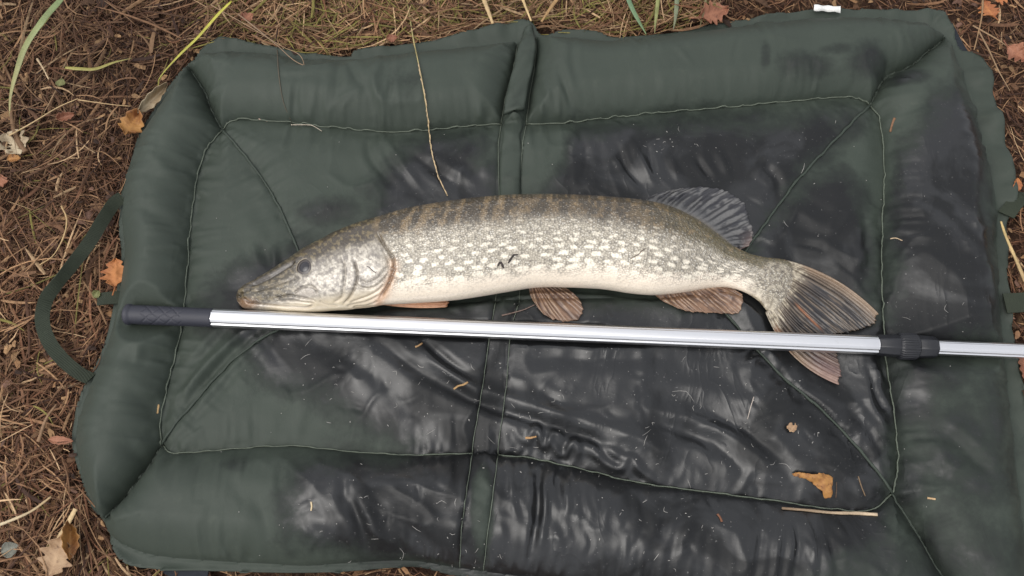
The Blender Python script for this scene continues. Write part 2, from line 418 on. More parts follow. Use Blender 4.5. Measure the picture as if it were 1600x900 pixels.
_, _, ex, ey = dist_poly(X, Y, pl)
sn = dmin < STEP*.5; X[sn] = sx[sn]; Y[sn] = sy[sn]; dmin[sn] = 0
sn2 = (np.abs(eo) < STEP*.55) & ~sn; X[sn2] = ex[sn2]; Y[sn2] = ey[sn2]; eo[sn2] = 0
U, V = proj(np.stack([X, Y, np.full(X.shape, .025)], -1))
pid = np.full(X.shape, -1)
Hp = np.zeros(X.shape); Lp = np.full(X.shape, .05)
for i, (nm, pl_, H_, L_) in enumerate(PAN):
    ins = inside(X, Y, pl_) & (dmin > 1e-6); pid[ins] = i; Hp[ins] = H_; Lp[ins] = L_
zb = OZ+(ZS-OZ)*sm(0, .05, d_o)
ds_ = (dmin <= 1e-6) & np.isin(kid, [i for i, k in enumerate(ALL) if k.startswith('d_')]); Hp[ds_] = .012; Lp[ds_] = .052
q = np.clip(np.where(dmin <= 1e-6, np.where(ds_, .016, 0), dpuff)/Lp, 0, 1)
puff = np.sin(q*np.pi/2)
isb0 = Hp > .02; puff = np.where(isb0, .5*puff+.5*np.sqrt(np.maximum(0, 1-(1-q)**2)), puff)
lumps = 1+.30*(fbm(X*7, Y*7, 31, 3)-.5)
h = zb+Hp*puff*lumps
isbol = np.isin(pid, [i for i, p in enumerate(PAN) if p[0] == 'outer_bolster'])
isin = np.isin(pid, [i for i, p in enumerate(PAN) if p[0] == 'inner_panel'])
fl = (pid < 0) & (dmin > 1e-6)
# broad undulation and creases of loose cloth
h += np.where(isin, sm(0, .03, dmin)*(fbm(X*9+2, Y*9, 41, 3)-.5)*.014, 0)
rid = 1-np.abs(2*fbm(X*14+3*fbm(X*5, Y*5, 3, 2), Y*11, 51, 3)-1)
wmask = sm(.45, .65, fbm(X*5, Y*5, 77, 2))
h += np.where(pid >= 0, sm(0, .02, dmin)*(rid**6)*.0035*wmask, 0)
# puckers that run off the seams
pk = vn(smin/.011, dmin/.05+kid*3.1, 61)*.65+vn(smin/.005, dmin/.03+kid, 62)*.35-.5
pam = .35+1.1*sm(.35, .7, vn(smin/.06, kid*5.3, 63))
pamp = np.where(isbol, .0140, .0080)*pam
h += np.where(pid >= 0, pk*pamp*sm(0, .006, dmin)*np.exp(-dmin/.024), 0)
for k_, d_ in SEAMD.items():
    if k_.startswith('c_'): h -= .011*np.exp(-d_/.008)*(d_ < .09)*sm(0, .02, d_o)*(1 if k_ in ('c_bl', 'c_tl') else .6)
    else: h -= (.0016 if not k_.startswith('ridge') else .004)*np.exp(-(d_/.0035)**2)*(d_ < .05)
# flange: thin wavy cloth edge
es = dist_poly(X, Y, pl)[1]
wave = vn(es/.035, es*0, 71)*.7+vn(es/.014, es*0+4, 72)*.3
zf = .006+.017*wave*sm(.0, .03, np.maximum(d_o, 0))+.004*np.exp(-d_o/.006)
h = np.where(fl, zf, h)
# individual folds, drawn from the photograph: path, height (m), half width (m)
FOLD = [
 ([(583,527),(650,580),(708,611),(752,633),(850,664),(939,691),(1050,735)], -.0055, .008), ([(600,520),(668,566),(720,596),(770,615),(860,645),(960,672),(1060,712)], .0042, .009),
 ([(654,527),(700,567),(752,602)], -.0038, .006), ([(640,528),(690,575),(740,612)], .003, .006), ([(480,530),(560,570),(640,640),(690,690)], -.003, .012),
 ([(830,560),(930,566),(1050,560)], -.004, .012), ([(1000,540),(1005,580),(990,620)], .003, .009),
 ([(800,670),(822,690),(838,668),(850,700),(866,676),(884,700)], .0042, .0045), ([(860,690),(880,712),(897,690),(905,722)], .0040, .0045),
 ([(905,680),(930,690),(950,715),(975,725),(990,712)], -.0042, .006), ([(935,715),(965,732),(985,716),(1000,735),(1030,755)], .0040, .005),
 ([(798,728),(800,760),(806,805)], .0042, .0042), ([(818,735),(815,770)], -.003, .004), ([(840,742),(838,800),(830,868)], -.006, .005), ([(850,740),(852,790),(846,850)], .004, .004),
 ([(868,745),(872,790)], -.0042, .004), ([(884,748),(886,800)], .004, .004), ([(903,752),(910,815)], -.004, .005), ([(925,762),(930,800)], .003, .004), ([(1000,772),(1002,830)], -.003, .005),
 ([(1190,800),(1180,850),(1172,905)], -.004, .006), ([(1215,805),(1205,860),(1200,920)], .004, .005), ([(1232,806),(1240,850),(1228,910)], -.0045, .005), ([(1252,808),(1262,860),(1250,915)], .004, .005),
 ([(1275,812),(1290,850),(1296,900)], -.004, .006), ([(1300,815),(1312,850)], .003, .005), ([(1080,790),(1060,850),(1055,900)], .004, .007), ([(1040,790),(1025,850)], -.004, .006),
 ([(990,655),(1060,672),(1120,700),(1170,745)], -.0055, .010), ([(1000,640),(1080,655),(1150,690),(1200,735)], .0045, .011), ([(1090,640),(1160,672),(1215,720),(1240,760)], -.004, .009),
 ([(1050,600),(1110,612),(1190,640)], .003, .012), ([(1235,580),(1290,640),(1335,690)], .005, .010), ([(1290,600),(1345,660),(1385,720)], -.0045, .009),
 ([(1330,556),(1352,620),(1385,668)], .005, .0055), ([(1344,556),(1366,612),(1393,650)], -.0045, .005), ([(1362,558),(1380,605)], .004, .005),
 ([(1425,640),(1500,715),(1545,760)], -.0045, .012), ([(1440,700),(1470,735),(1500,740)], .0035, .009), ([(1410,640),(1480,680),(1530,720)], .0045, .012),
 ([(430,512),(365,575),(280,672)], .0042, .0055), ([(410,512),(350,562),(275,650)], -.0045, .0055), ([(388,514),(330,570),(275,625)], .0042, .006), ([(360,512),(318,555),(290,580)], -.004, .006),
 ([(575,215),(582,250),(620,300)], -.0045, .007), ([(600,215),(622,250),(660,300)], .004, .007), ([(640,240),(680,270),(720,300)], -.004, .008), ([(690,255),(740,290)], .003, .008),
 ([(545,105),(560,135),(575,160)], -.004, .008), ([(600,115),(590,150),(605,185)], .004, .007), ([(618,140),(612,175)], -.003, .005), ([(520,90),(535,120),(530,170)], -.003, .008),
 ([(905,205),(915,260),(900,300)], -.003, .007), ([(960,222),(975,262),(1005,300)], -.0055, .006), ([(985,222),(1003,265),(1020,292)], .0045, .006), ([(1010,230),(1022,280)], -.004, .005), ([(1040,240),(1060,290)], .0035, .006),
 ([(1085,250),(1110,285)], -.004, .005), ([(1120,240),(1135,275)], .0035, .006), ([(1180,250),(1215,290),(1200,330)], -.004, .008), ([(1200,235),(1180,275)], .004, .008),
 ([(870,120),(885,165),(900,185)], -.004, .006), ([(845,130),(860,180)], .003, .005), ([(895,70),(892,110),(900,150)], -.002, .006),
 ([(1280,390),(1330,410),(1365,400)], .005, .010), ([(1190,395),(1230,383),(1280,392),(1330,430),(1365,470)], -.004, .007), ([(1345,330),(1355,390),(1350,440)], -.004, .008), ([(1240,330),(1290,360)], .004, .012),
 ([(545,765),(568,815),(575,865)], -.005, .008), ([(560,760),(590,820),(600,860)], .004, .008), ([(620,845),(640,870)], -.003, .007), ([(590,800),(640,830),(690,870)], -.003, .010),
 ([(375,750),(395,790)], -.002, .01), ([(460,690),(470,650),(490,620)], .002, .010), ([(410,775),(425,815),(430,850)], -.0035, .010), ([(210,690),(225,720),(250,715)], -.0045, .010), ([(200,560),(230,570),(265,555)], -.004, .010),
 ([(205,505),(240,520),(280,512)], -.0035, .008), ([(215,610),(240,640),(250,660)], -.003, .010), ([(215,330),(250,345),(292,370)], -.003, .010), ([(240,250),(280,280),(305,270)], .003, .010),
 ([(1500,110),(1490,160)], -.003, .010), ([(1395,200),(1420,180),(1460,175)], -.003, .010), ([(1530,260),(1520,330),(1540,400)], -.0035, .010), ([(1520,400),(1535,450),(1560,470)], .0035, .009),
 ([(380,330),(410,380),(440,400)], .002, .012), ([(395,380),(402,410)], .003, .006), ([(415,385),(420,415)], -.003, .006), ([(430,395),(432,420)], .003, .005),
]
def fold_add(hh, pts, amp, wd, seed):
    c = smooth_line(pts, step=6.0); l = P(c[:, 0], c[:, 1], .025)[:, :2]
    bb = (X > l[:, 0].min()-.04) & (X < l[:, 0].max()+.04) & (Y > l[:, 1].min()-.04) & (Y < l[:, 1].max()+.04)
    d, s_, _, _ = dist_poly(X[bb], Y[bb], l); L = s_.max()+1e-9
    end = np.sin(np.pi*np.clip(s_/L, .03, .97))**.6
    jit = 1+.5*(vn(s_/.02, s_*0+seed, 91)-.5)
    g = np.exp(-(d/(wd*.8*jit))**2)-.30*np.exp(-((d-1.7*wd)/(wd*.8))**2)
    hh[bb] += .90*amp*end*g*np.where(pid[bb] >= 0, sm(0, .004, dmin[bb]), np.where(fl[bb], .3, 0))
for i, (pts, amp, wd) in enumerate(FOLD): fold_add(h, pts, amp, wd, i)
# random small creases, denser in the wet loose part below the pole
for i in range(150):
    u = RNG.uniform(480, 1400) if i < 110 else RNG.uniform(150, 1560); v = RNG.uniform(560, 900) if i < 110 else RNG.uniform(60, 880)
    a = RNG.normal(math.pi/2 if v > 730 else .6, .5); L = RNG.uniform(15, 55); b_ = RNG.normal(0, .25)
    p0 = (u, v); p1 = (u+L*.5*math.cos(a), v+L*.5*math.sin(a)); p2 = (p1[0]+L*.5*math.cos(a+b_), p1[1]+L*.5*math.sin(a+b_))
    fold_add(h, [p0, p1, p2], RNG.choice([-1, 1])*RNG.uniform(.0008, .0022), RNG.uniform(.003, .006), i+200)
# weight of the fish and of the pole
ft = P(FT[:, 0], FT[:, 1], .05)[:, :2]; fb = P(FB[:, 0], FB[:, 1], .05)[:, :2]
body_poly = np.vstack([ft, fb[::-1]])
sdb = sdf(X, Y, body_poly)
lim = REST-.002+np.where(sdb > .02, 0, np.maximum(0, .02-sdb)*.42)+np.maximum(0, -sdb)*1.2
h = np.minimum(h, lim)
tp = np.array(TAIL_TOP+TAIL_EDGE[1:-1]+TAIL_BOT[::-1], float); tail_poly = P(tp[:, 0], tp[:, 1], .026)[:, :2]
sdt = sdf(X, Y, tail_poly)
h = np.minimum(h, .0215+np.maximum(0, -sdt)*.35)
rx = X-pole_a[0]; ry = Y-pole_a[1]; d2 = pole_dir[:2]/np.linalg.norm(pole_dir[:2])
along = rx*d2[0]+ry*d2[1]; per = np.abs(-rx*d2[1]+ry*d2[0]); per = np.where(along < -.004, np.hypot(per, along+.004), per)
plim = POLE_Z-POLE_R-.0025+np.where(per < POLE_R*1.2, .35*(per/POLE_R)**2*POLE_R, .50*POLE_R+(per-POLE_R*1.2)*.9)
h = np.minimum(h, plim)
h = np.maximum(h, .004)
HM = h.reshape(NX, NY)
def mz(x, y):
    fx = np.clip((np.asarray(x, float)-x0)/STEP, 0, NX-1.001); fy = np.clip((np.asarray(y, float)-y0)/STEP, 0, NY-1.001)
    i = fx.astype(int); j = fy.astype(int); a = fx-i; b = fy-j
    return (HM[i, j]*(1-a)+HM[i+1, j]*a)*(1-b)+(HM[i, j+1]*(1-a)+HM[i+1, j+1]*a)*b
def on_mat(u, v, off=0.0):
    z = np.full(np.shape(u), .03)
    for _ in range(4):
        p = P(u, v, z); z = mz(p[..., 0], p[..., 1])+off
    return P(u, v, z)
# wet stains
WET = [[(415,510),(470,495),(700,480),(1000,480),(1390,500),(1404,560),(1400,640),(1398,700),(1385,790),(1375,850),(1290,890),(1100,960),(800,960),(740,910),(620,872),(520,850),(468,825),(470,745),(520,722),(600,722),(660,700),(600,672),(545,645),(500,612),(430,590),(393,560)],
 [(860,330),(872,260),(892,218),(940,202),(1000,198),(1100,190),(1200,200),(1290,183),(1335,190),(1300,228),(1240,292),(1180,372),(1100,420),(900,380)],
 [(1185,375),(1248,300),(1300,275),(1335,285),(1345,330),(1358,400),(1350,470),(1368,520),(1300,560),(1180,540),(1130,450)],
 [(1400,275),(1410,240),(1440,205),(1462,168),(1490,162),(1525,205),(1534,280),(1538,400),(1556,470),(1540,525),(1480,545),(1400,540),(1392,440),(1388,330)],
 [(590,315),(600,290),(640,240),(685,216),(720,226),(752,222),(745,258),(768,272),(768,330),(600,345)],
 [(330,500),(350,445),(400,412),(440,400),(480,385),(500,480),(400,520)],
 [(1400,560),(1440,565),(1455,600),(1440,650),(1410,640)], [(1405,740),(1425,730),(1432,775),(1412,790)]]
wet = np.full(X.shape, -.1)
for pw in WET:
    c = smooth_line(np.vstack([pw, pw[:1]]), n=70)[:-1]; l = P(c[:, 0], c[:, 1], .03)[:, :2]
    wet = np.maximum(wet, sdf(X, Y, l))
wet = np.clip(.5+wet/.085, 0, 1.05)
for (cu, cv, ru, rv, a) in [(1245,118,48,20,.40),(1290,100,36,10,.36),(1345,112,40,26,.46),(1410,130,30,20,.42),(1185,108,10,24,.40),(520,335,70,28,.36),(640,150,30,30,.2),(1150,185,90,22,.40),(1290,205,50,24,.40),(1490,700,110,150,.36),(1480,880,130,90,.36),(1450,600,60,50,.46),(1330,870,120,60,.42),(700,240,60,40,.40),(380,730,30,14,.3)]:
    wet = np.maximum(wet, a*np.exp(-(((U-cu)/ru)**2+((V-cv)/rv)**2)**1.5)+.12*np.exp(-(((U-cu)/ru)**2+((V-cv)/rv)**2)))
# dry islands
for (cu, cv, ru, rv) in [(850,235,30,50),(1375,250,16,90),(755,800,22,80),(800,250,20,60),(1340,250,22,22)]:
    wet = wet*(1-.8*np.exp(-(((U-cu)/ru)**2+((V-cv)/rv)**2)**2))

unmat = empty('unhooking_mat', (0, 0, 0.004))
tag(unmat, 'large padded dark green mat, wet in the middle, under the fish and pole', 'fishing mat')
VX = np.stack([X, Y, h], -1)
keep = eo > -1e-6
i = np.arange(NX-1)[:, None]; j = np.arange(NY-1)[None, :]
FQ = np.stack([i*NY+j, (i+1)*NY+j, (i+1)*NY+j+1, i*NY+j+1], -1).reshape(-1, 4)
FQ = FQ[keep[FQ].all(1)]
fc = VX[FQ].mean(1)
fpid = np.full(len(FQ), -1)
for k, (nm, pl_, _, _) in enumerate(PAN): fpid[inside(fc[:, 0], fc[:, 1], pl_)] = k
def sub_mesh(name, sel, mat, parent):
    f = FQ[sel]; u_, inv = np.unique(f, return_inverse=True)
    return mesh_obj(name, VX[u_], inv.reshape(-1, 4), mat, parent, attrs={'wet': ('FLOAT', wet[u_])})
for k, (nm, *_r) in enumerate(PAN): sub_mesh(nm, fpid == k, M_fab, unmat)
flg = sub_mesh('flange', fpid < 0, M_fab, unmat)
so = flg.modifiers.new('thickness', 'SOLIDIFY'); so.thickness = .0016; so.offset = -1
# underside
ob = OUT[::3]; cen = ob.mean(0); bo = cen+(ob-cen)*.992
nb_ = len(bo)
bv = np.vstack([np.c_[bo, np.full(nb_, .0035)], np.c_[bo, np.full(nb_, .001)]])
mesh_obj('base_sheet', bv, [list(range(nb_)), list(range(2*nb_-1, nb_-1, -1))]+[[a, nb_+a, nb_+(a+1) % nb_, (a+1) % nb_] for a in range(nb_)], M_fab, unmat, smooth=False)
# stitched seams: a fine thread line; the diagonals carry a thicker welt
def on_line(l, off): return np.c_[l, mz(l[:, 0], l[:, 1])+off]
for k, l in SE.items():
    if k.startswith('ridge') or k in ('top_m', 'bot_m'): continue
    ll = resample(l, max(6, int(np.linalg.norm(np.diff(l, axis=0), axis=1).sum()/.0035)))
    jit = np.c_[(vn(np.arange(len(ll))*.35, 0*np.arange(len(ll)), 5)-.5)*.0016, (vn(np.arange(len(ll))*.35, 0*np.arange(len(ll))+9, 6)-.5)*.0016]
    ll = ll+jit*(.5 if k.startswith('s_') else 1)
    diag = k.startswith('d_') or k.startswith('c_')
    strip = k.startswith('s_')
    rr = .0017 if diag else (.00055 if strip else .0009)
    pth = on_line(ll, rr*.6 if diag else .0014); rad = rr*(1+.5*(vn(np.arange(len(ll))*.9, 0*np.arange(len(ll)), 8)-.5))
    v_, f_ = tube(pth, rad, 6)
    mesh_obj('seam_welt' if diag else 'seam_stitching', v_, f_, M_fab if diag else M_thread, unmat, attrs={'wet': ('FLOAT', np.full(len(v_), -.2))} if diag else None)
# loose binding flap over the fold of the top bolster
cp = smooth_line([(826,44),(824,70),(818,105),(808,145),(803,180)], n=26)
wv = catmull([[.010], [.024], [.027], [.028], [.026]], 26)[:, 0]
pts = []
nw = 9
for a in range(26):
    c0 = on_mat(cp[a, 0], cp[a, 1], .0)
    for b_ in range(nw):
        t = (b_/(nw-1)-.5); xx = c0[0]+t*wv[a]*1.05; yy = c0[1]+t*wv[a]*.25
        pts.append((xx, yy, max(mz(xx, yy)+.002, c0[2]+.004)+.004*math.cos(t*2.6)+.0012*math.sin(a*.8+t*5)))
fpv = np.array(pts)
ff = mesh_obj('binding_flap', fpv, grid_faces(26, nw), M_fab, unmat, attrs={'wet': ('FLOAT', np.full(len(fpv), .12))})
so = ff.modifiers.new('thickness', 'SOLIDIFY'); so.thickness = .002; so.offset = -1
cp = smooth_line([(802,186),(801,200),(799,215),(798,240),(797,270),(797,312)], n=40); pts = []
for a in range(40):
    c0 = on_mat(cp[a, 0], cp[a, 1], .0); w_ = .0285*(1-.18*math.exp(-((a-9)/4)**2))
    for b_ in range(nw):
        t = b_/(nw-1)-.5; xx = c0[0]+t*w_; yy = c0[1]+t*.002
        pts.append((xx, yy, mz(xx, yy)+.0022+.0022*math.cos(t*2.9)+.0022*math.exp(-((a-8-4*t)/2.2)**2)-.0018*math.exp(-((a-13+6*t)/2.0)**2)))
fpv = np.array(pts); ff = mesh_obj('binding_flap', fpv, grid_faces(40, nw), M_fab, unmat, attrs={'wet': ('FLOAT', np.full(len(fpv), .10))})
so = ff.modifiers.new('thickness', 'SOLIDIFY'); so.thickness = .002; so.offset = -1
# carrying strap: one loop of webbing on the litter, a sewn tab, and what shows of the far strap
def strap(name, px, zs, width, tilt, mat, n=60, seed=0):
    c = smooth_line(px, n=n); zz = smooth_line(np.array(zs, float)[:, None], n=n)[:, 0]; p = P(c[:, 0], c[:, 1], zz)
    t = np.gradient(p, axis=0); t /= np.linalg.norm(t, axis=1)[:, None]
    s = np.cross(t, [0, 0, 1]); s /= np.linalg.norm(s, axis=1)[:, None]
    ti = np.interp(np.linspace(0, 1, n), np.linspace(0, 1, len(tilt)), tilt)[:, None]
    sv = s*np.cos(ti)+np.array([0, 0, 1.])*np.sin(ti)
    v_, f_ = ribbon(p, width, sv, .0018); return mesh_obj(name, v_, f_, mat, unmat, smooth=False)
strap('carry_strap', [(192,308),(178,318),(160,345),(140,378),(112,415),(88,445),(72,468),(66,500),(76,533),(98,562),(122,582),(142,592)], [.016,.022,.030,.034,.032,.030,.028,.028,.030,.030,.024,.014], .0165, [.45,.85,.65,.55,.9,1.2,.75,.4,.3,.35,.35,.5], M_web, 90)
strap('webbing_tab', [(152,468),(168,466),(198,464)], [.018,.016,.014], .017, [.1, .05, 0], M_web, 14)
strap('webbing_tab', [(1570,474),(1590,473),(1640,470)], [.016,.018,.018], .026, [0, .05, .1], M_web, 14)
strap('carry_strap', [(1572,336),(1586,318),(1602,306),(1640,330),(1662,400),(1656,470),(1640,520)], [.014,.02,.026,.03,.03,.024,.016], .0205, [.3,.7,.6,.5,.9,.6,.3], M_web, 50)
strap('buckle_strap', [(262,882),(285,893),(325,897)], [.004,.006,.006], .020, [0, 0, 0], M_webd, 10)
strap('buckle_strap', [(1482,38),(1497,66),(1514,96)], [.005,.006,.005], .012, [0, .1, 0], M_webd, 14)
# white care label, folded at the edge of the top bolster
lp = smooth_line([(1272,12),(1285,13),(1300,14),(1313,15)], n=12); z_ = np.full(12, .020)+.002*np.sin(np.arange(12)*.9); p = P(lp[:, 0], lp[:, 1], z_)
v_, f_ = ribbon(p, .0085+.0012*np.sin(np.arange(12)*1.3), (0.05, 1, .35), .0009); cl = mesh_obj('care_label', v_, f_, M_label, unmat); cl['label'] = 'small white folded care label'

# ------------------------------------------------------------------ the pike
NS, NT = 960, 192
# even stations along the body
cmid = catmull((FT+FB)/2, 3000); Lm = np.r_[0, np.cumsum(np.linalg.norm(np.diff(cmid, axis=0), axis=1))]
tt = np.interp(np.linspace(0, Lm[-1], NS), Lm, np.linspace(0, 1, 3000))
def at_t(arr, t):
    big = catmull(arr, 6000); return np.stack([np.interp(t, np.linspace(0, 1, 6000), big[:, k]) for k in range(arr.shape[1])], -1)
Tp = at_t(FT, tt); Bp = at_t(FB, tt)
sx_ = np.linspace(0, 1, NS); su = (Tp[:, 0]+Bp[:, 0])/2                # mid pixel column of each station
hpx = np.linalg.norm(Tp-Bp, axis=1)*.00083
ratio = np.interp(su, [370, 385, 430, 480, 560, 640, 800, 1000, 1100, 1160, 1200, 1225, 1240], [.55, .78, .80, .74, .66, .66, .70, .70, .66, .56, .34, .15, .05])
ht = hpx*.5*ratio                                                        # half thickness
zc = REST+ht
zc = np.convolve(np.pad(zc, 60, 'edge'), np.ones(121)/121, 'valid')
zc = np.maximum(zc, REST+ht*.98+.0)
PT = P(Tp[:, 0], Tp[:, 1], zc); PB = P(Bp[:, 0], Bp[:, 1], zc)
th = np.linspace(0, 2*np.pi, NT, endpoint=False)
cs = np.sign(np.cos(th))*np.abs(np.cos(th))**.92; sn_ = np.sign(np.sin(th))*np.abs(np.sin(th))**.92
C = (PT+PB)/2; A = (PT-PB)/2
BV = C[:, None]+A[:, None]*cs[None, :, None]
BV[..., 2] += ht[:, None]*sn_[None, :]
# flatten the underside a little where it lies on the mat
BV[..., 2] = np.maximum(BV[..., 2], REST-.0005)
# photo coordinates of the upper side, mirrored to the lower side
Uu, Vv = proj(BV)
half = NT//2; mir = (NT-np.arange(NT)) % NT
low = np.arange(NT) > half
Uu[:, low] = Uu[:, mir[low]]; Vv[:, low] = Vv[:, mir[low]]
dT = Bp-Tp
tq = ((Uu-Tp[:, None, 0])*dT[:, None, 0]+(Vv-Tp[:, None, 1])*dT[:, None, 1])/(dT**2).sum(1)[:, None]
tq = np.clip(tq, 0, 1)
spx = np.broadcast_to(np.linspace(0, Lm[-1], NS)[:, None], tq.shape)       # length along the body in photo pixels
# normals for relief
du = np.gradient(BV, axis=0); dv = np.roll(BV, -1, 1)-np.roll(BV, 1, 1)
NN = np.cross(du, dv); NN /= np.linalg.norm(NN, axis=2)[..., None]+1e-12
if NN[NS//2, NT//4, 2] < 0: NN = -NN
rel = np.zeros(tq.shape)
def bmask(pts, r):
    a = np.array(pts, float); return (Uu > a[:, 0].min()-r) & (Uu < a[:, 0].max()+r) & (Vv > a[:, 1].min()-r) & (Vv < a[:, 1].max()+r)
groove_shade = np.zeros(tq.shape)
def groove(pts, depth, wpx, shade=0.0, step=0.0):
    l = smooth_line(pts, step=3.0); m = bmask(l, 40)
    d, s_, fx, fy = dist_poly(Uu[m], Vv[m], l)
    L = s_.max()+1e-9; e = sm(0, .12, s_/L)*sm(0, .12, 1-s_/L)
    rel[m] += -2.4*depth*np.exp(-(d/(wpx*1.1))**2)*e
    if step:                                                               # a plate edge: the side in front stands proud
        t = np.gradient(l, axis=0); k = np.clip((s_/L*(len(l)-1)).astype(int), 0, len(l)-1)
        side = np.sign((Uu[m]-fx)*t[k, 1]-(Vv[m]-fy)*t[k, 0])
        rel[m] += step*np.where(side > 0, -1, 1)*.5*np.exp(-(d/(wpx*5)))*e*sm(0, 1.5, d)
    groove_shade[m] = np.maximum(groove_shade[m], 1.5*shade*np.exp(-(d/(wpx*.9))**2)*e)
groove([(588,360),(601,384),(613,402),(615,420),(609,440),(599,460),(590,471)], .0022, 2.6, .45, -.0035)      # gill opening
groove([(552,404),(558,429),(554,449),(545,466),(534,477)], .0013, 1.8, .45, .0010)
groove([(534,400),(539,423),(537,445),(534,464),(519,474)], .0009, 2.0, .2)
groove([(558,434),(571,442),(586,438),(599,425),(607,412),(601,397),(592,382)], .0010, 1.8, .18)
groove([(552,440),(566,450),(584,449),(600,436),(609,420)], .0009, 1.6, .15)
groove([(545,474),(570,465),(590,455),(601,443)], .0010, 1.6, .25)
groove([(540,479),(572,472),(594,461)], .0010, 1.6, .25)
groove([(550,481),(578,477),(592,470)], .0008, 1.4, .2)
groove([(378,461),(386,472),(400,474),(430,478),(460,481),(480,481),(494,474)], .0016, 1.6, .55)                # mouth line
groove([(428,467),(450,462),(470,465),(488,469),(495,473)], .0010, 1.4, .45)
groove([(430,471),(455,470),(478,473),(494,474)], .0008, 1.3, .35)
groove([(458,459),(470,450),(484,447),(494,453),(495,462)], .0009, 1.4, .30)
groove([(464,407),(440,421),(415,435),(388,446)], .0012, 2.2, .35)
groove([(470,432),(445,440),(415,450),(395,456)], .0008, 2.0, .2)
groove([(372,466),(380,456),(392,452)], .0008, 1.4, .3)
groove([(498,470),(510,476),(530,478)], .0006, 1.5, .15)
# eye socket, cheek swell, lumps
de = np.hypot(Uu-475, Vv-417)
rel += -.0016*np.exp(-(((Vv-432)-(Uu-430)*-.35)/7)**2)*(1-sm(455, 475, Uu))*sm(375, 395, Uu)
rel += -.0020*np.exp(-(de/12)**4)+.0010*np.exp(-((de-16)/4)**2)
rel += .0022*np.exp(-(((Uu-515)/26)**2+((Vv-437)/24)**2))+.0016*np.exp(-(((Uu-582)/20)**2+((Vv-415)/26)**2))
rel += .0007*(fbm(Uu/14, Vv/9, 201, 3)-.5)*np.where(Uu < 610, 1.3, .6)
rel *= np.where(low, .5, 1)[None, :]
BV = BV+NN*rel[..., None]
ends = np.vstack([BV[0].mean(0)+np.array([-.0015, 0, 0]), BV[-1].mean(0)+np.array([.001, -.0005, 0])])
FV = np.vstack([BV.reshape(-1, 3), ends])
BFq = grid_faces(NS, NT, True).tolist()
c0 = NS*NT
BFq += [[c0, (k+1) % NT, k] for k in range(NT)]+[[c0+1, (NS-1)*NT+k, (NS-1)*NT+(k+1) % NT] for k in range(NT)]
# pigment, and painted shade in the head grooves
def L3(*c): return lin(*c)
def mixc(a, b, f): return a*(1-f[..., None])+b*f[..., None]
col = np.zeros(tq.shape+(3,)); jn = fbm(spx/18, tq*7, 301, 3)-.5; jn2 = fbm(spx/5, tq*26, 302, 3)-.5
ta = np.clip(tq+.10*jn, 0, 1)
backc = L3(76, 65, 48); tan = L3(154, 130, 94); flank = L3(176, 167, 150); belly = L3(242, 228, 208); cream = L3(242, 232, 212); olive = L3(104, 94, 58)
period = 33+6*np.sin(spx/90); jb = fbm(spx/30, tq*3, 305, 3)-.5; bar = .5+.5*np.sin((spx+34*tq+60*jb)*2*np.pi/33+1.3*np.sin(spx/47))
bk = mixc(np.broadcast_to(backc, col.shape), tan, sm(.25, .95, bar+1.1*jn2)*np.interp(spx, [150, 230, 420, 520, 900], [.1, .62, .5, .3, .15]))
bk = mixc(bk, olive, sm(600, 760, spx)*.75)
bk = mixc(bk, tan, sm(.10, .3, jn2)*.6)
# olive back fading through grey to silver
col = mixc(bk, flank, sm(.13, .36, ta+np.interp(spx, [0, 500, 680, 800], [0, 0, -.06, -.02])))
col = mixc(col, belly, sm(.72, .86, ta+.10*(fbm(spx/26, tq*2, 309, 3)-.5)+.03*np.sin(spx/40)+np.interp(spx, [230, 560, 640, 800, 870], [0, 0, .06, .10, .02])))
rows = [(.26, 24, 6, 1.4, .4), (.33, 24, 7, 1.7, .6), (.405, 25, 8, 2.1, .85), (.48, 26, 8.5, 2.6, .95), (.555, 26, 8.5, 3.0, 1), (.63, 27, 9, 3.4, 1), (.705, 28, 10, 4.0, 1), (.78, 30, 12, 4.6, 1)]
spot = np.zeros(tq.shape)
bh = np.interp(spx[:, 0], np.linspace(0, Lm[-1], NS), np.linalg.norm(Tp-Bp, axis=1))
for ri, (t0, per_, a_, b_, st) in enumerate(rows):
    s0 = 252+RNG.uniform(0, per_)
    while s0 < Lm[-1]-12:
        if RNG.random() > .07:
            hb = np.interp(s0, spx[:, 0], bh); tc = t0+RNG.normal(0, .010); sa_ = a_*RNG.uniform(.65, 1.1); sb_ = b_*RNG.uniform(.7, 1.25)*min(1, hb/120)
            i0 = max(0, int((s0-30)/Lm[-1]*NS)); i1 = min(NS, int((s0+30)/Lm[-1]*NS))
            ang = RNG.normal(0, .15); dx = spx[i0:i1]-s0; dy = (tq[i0:i1]-tc)*hb+dx*ang
            e = (dx/sa_)**2+(dy/sb_)**2+.4*jn2[i0:i1]
            spot[i0:i1] = np.maximum(spot[i0:i1], st*(1-sm(.70, 1.15, e)))
        s0 += per_*RNG.uniform(.78, 1.22)
col = mixc(col, cream, np.clip(spot, 0, 1))
scl = (1-.75*sm(.76, .92, ta))*(1-.35*np.clip(spot, 0, 1))
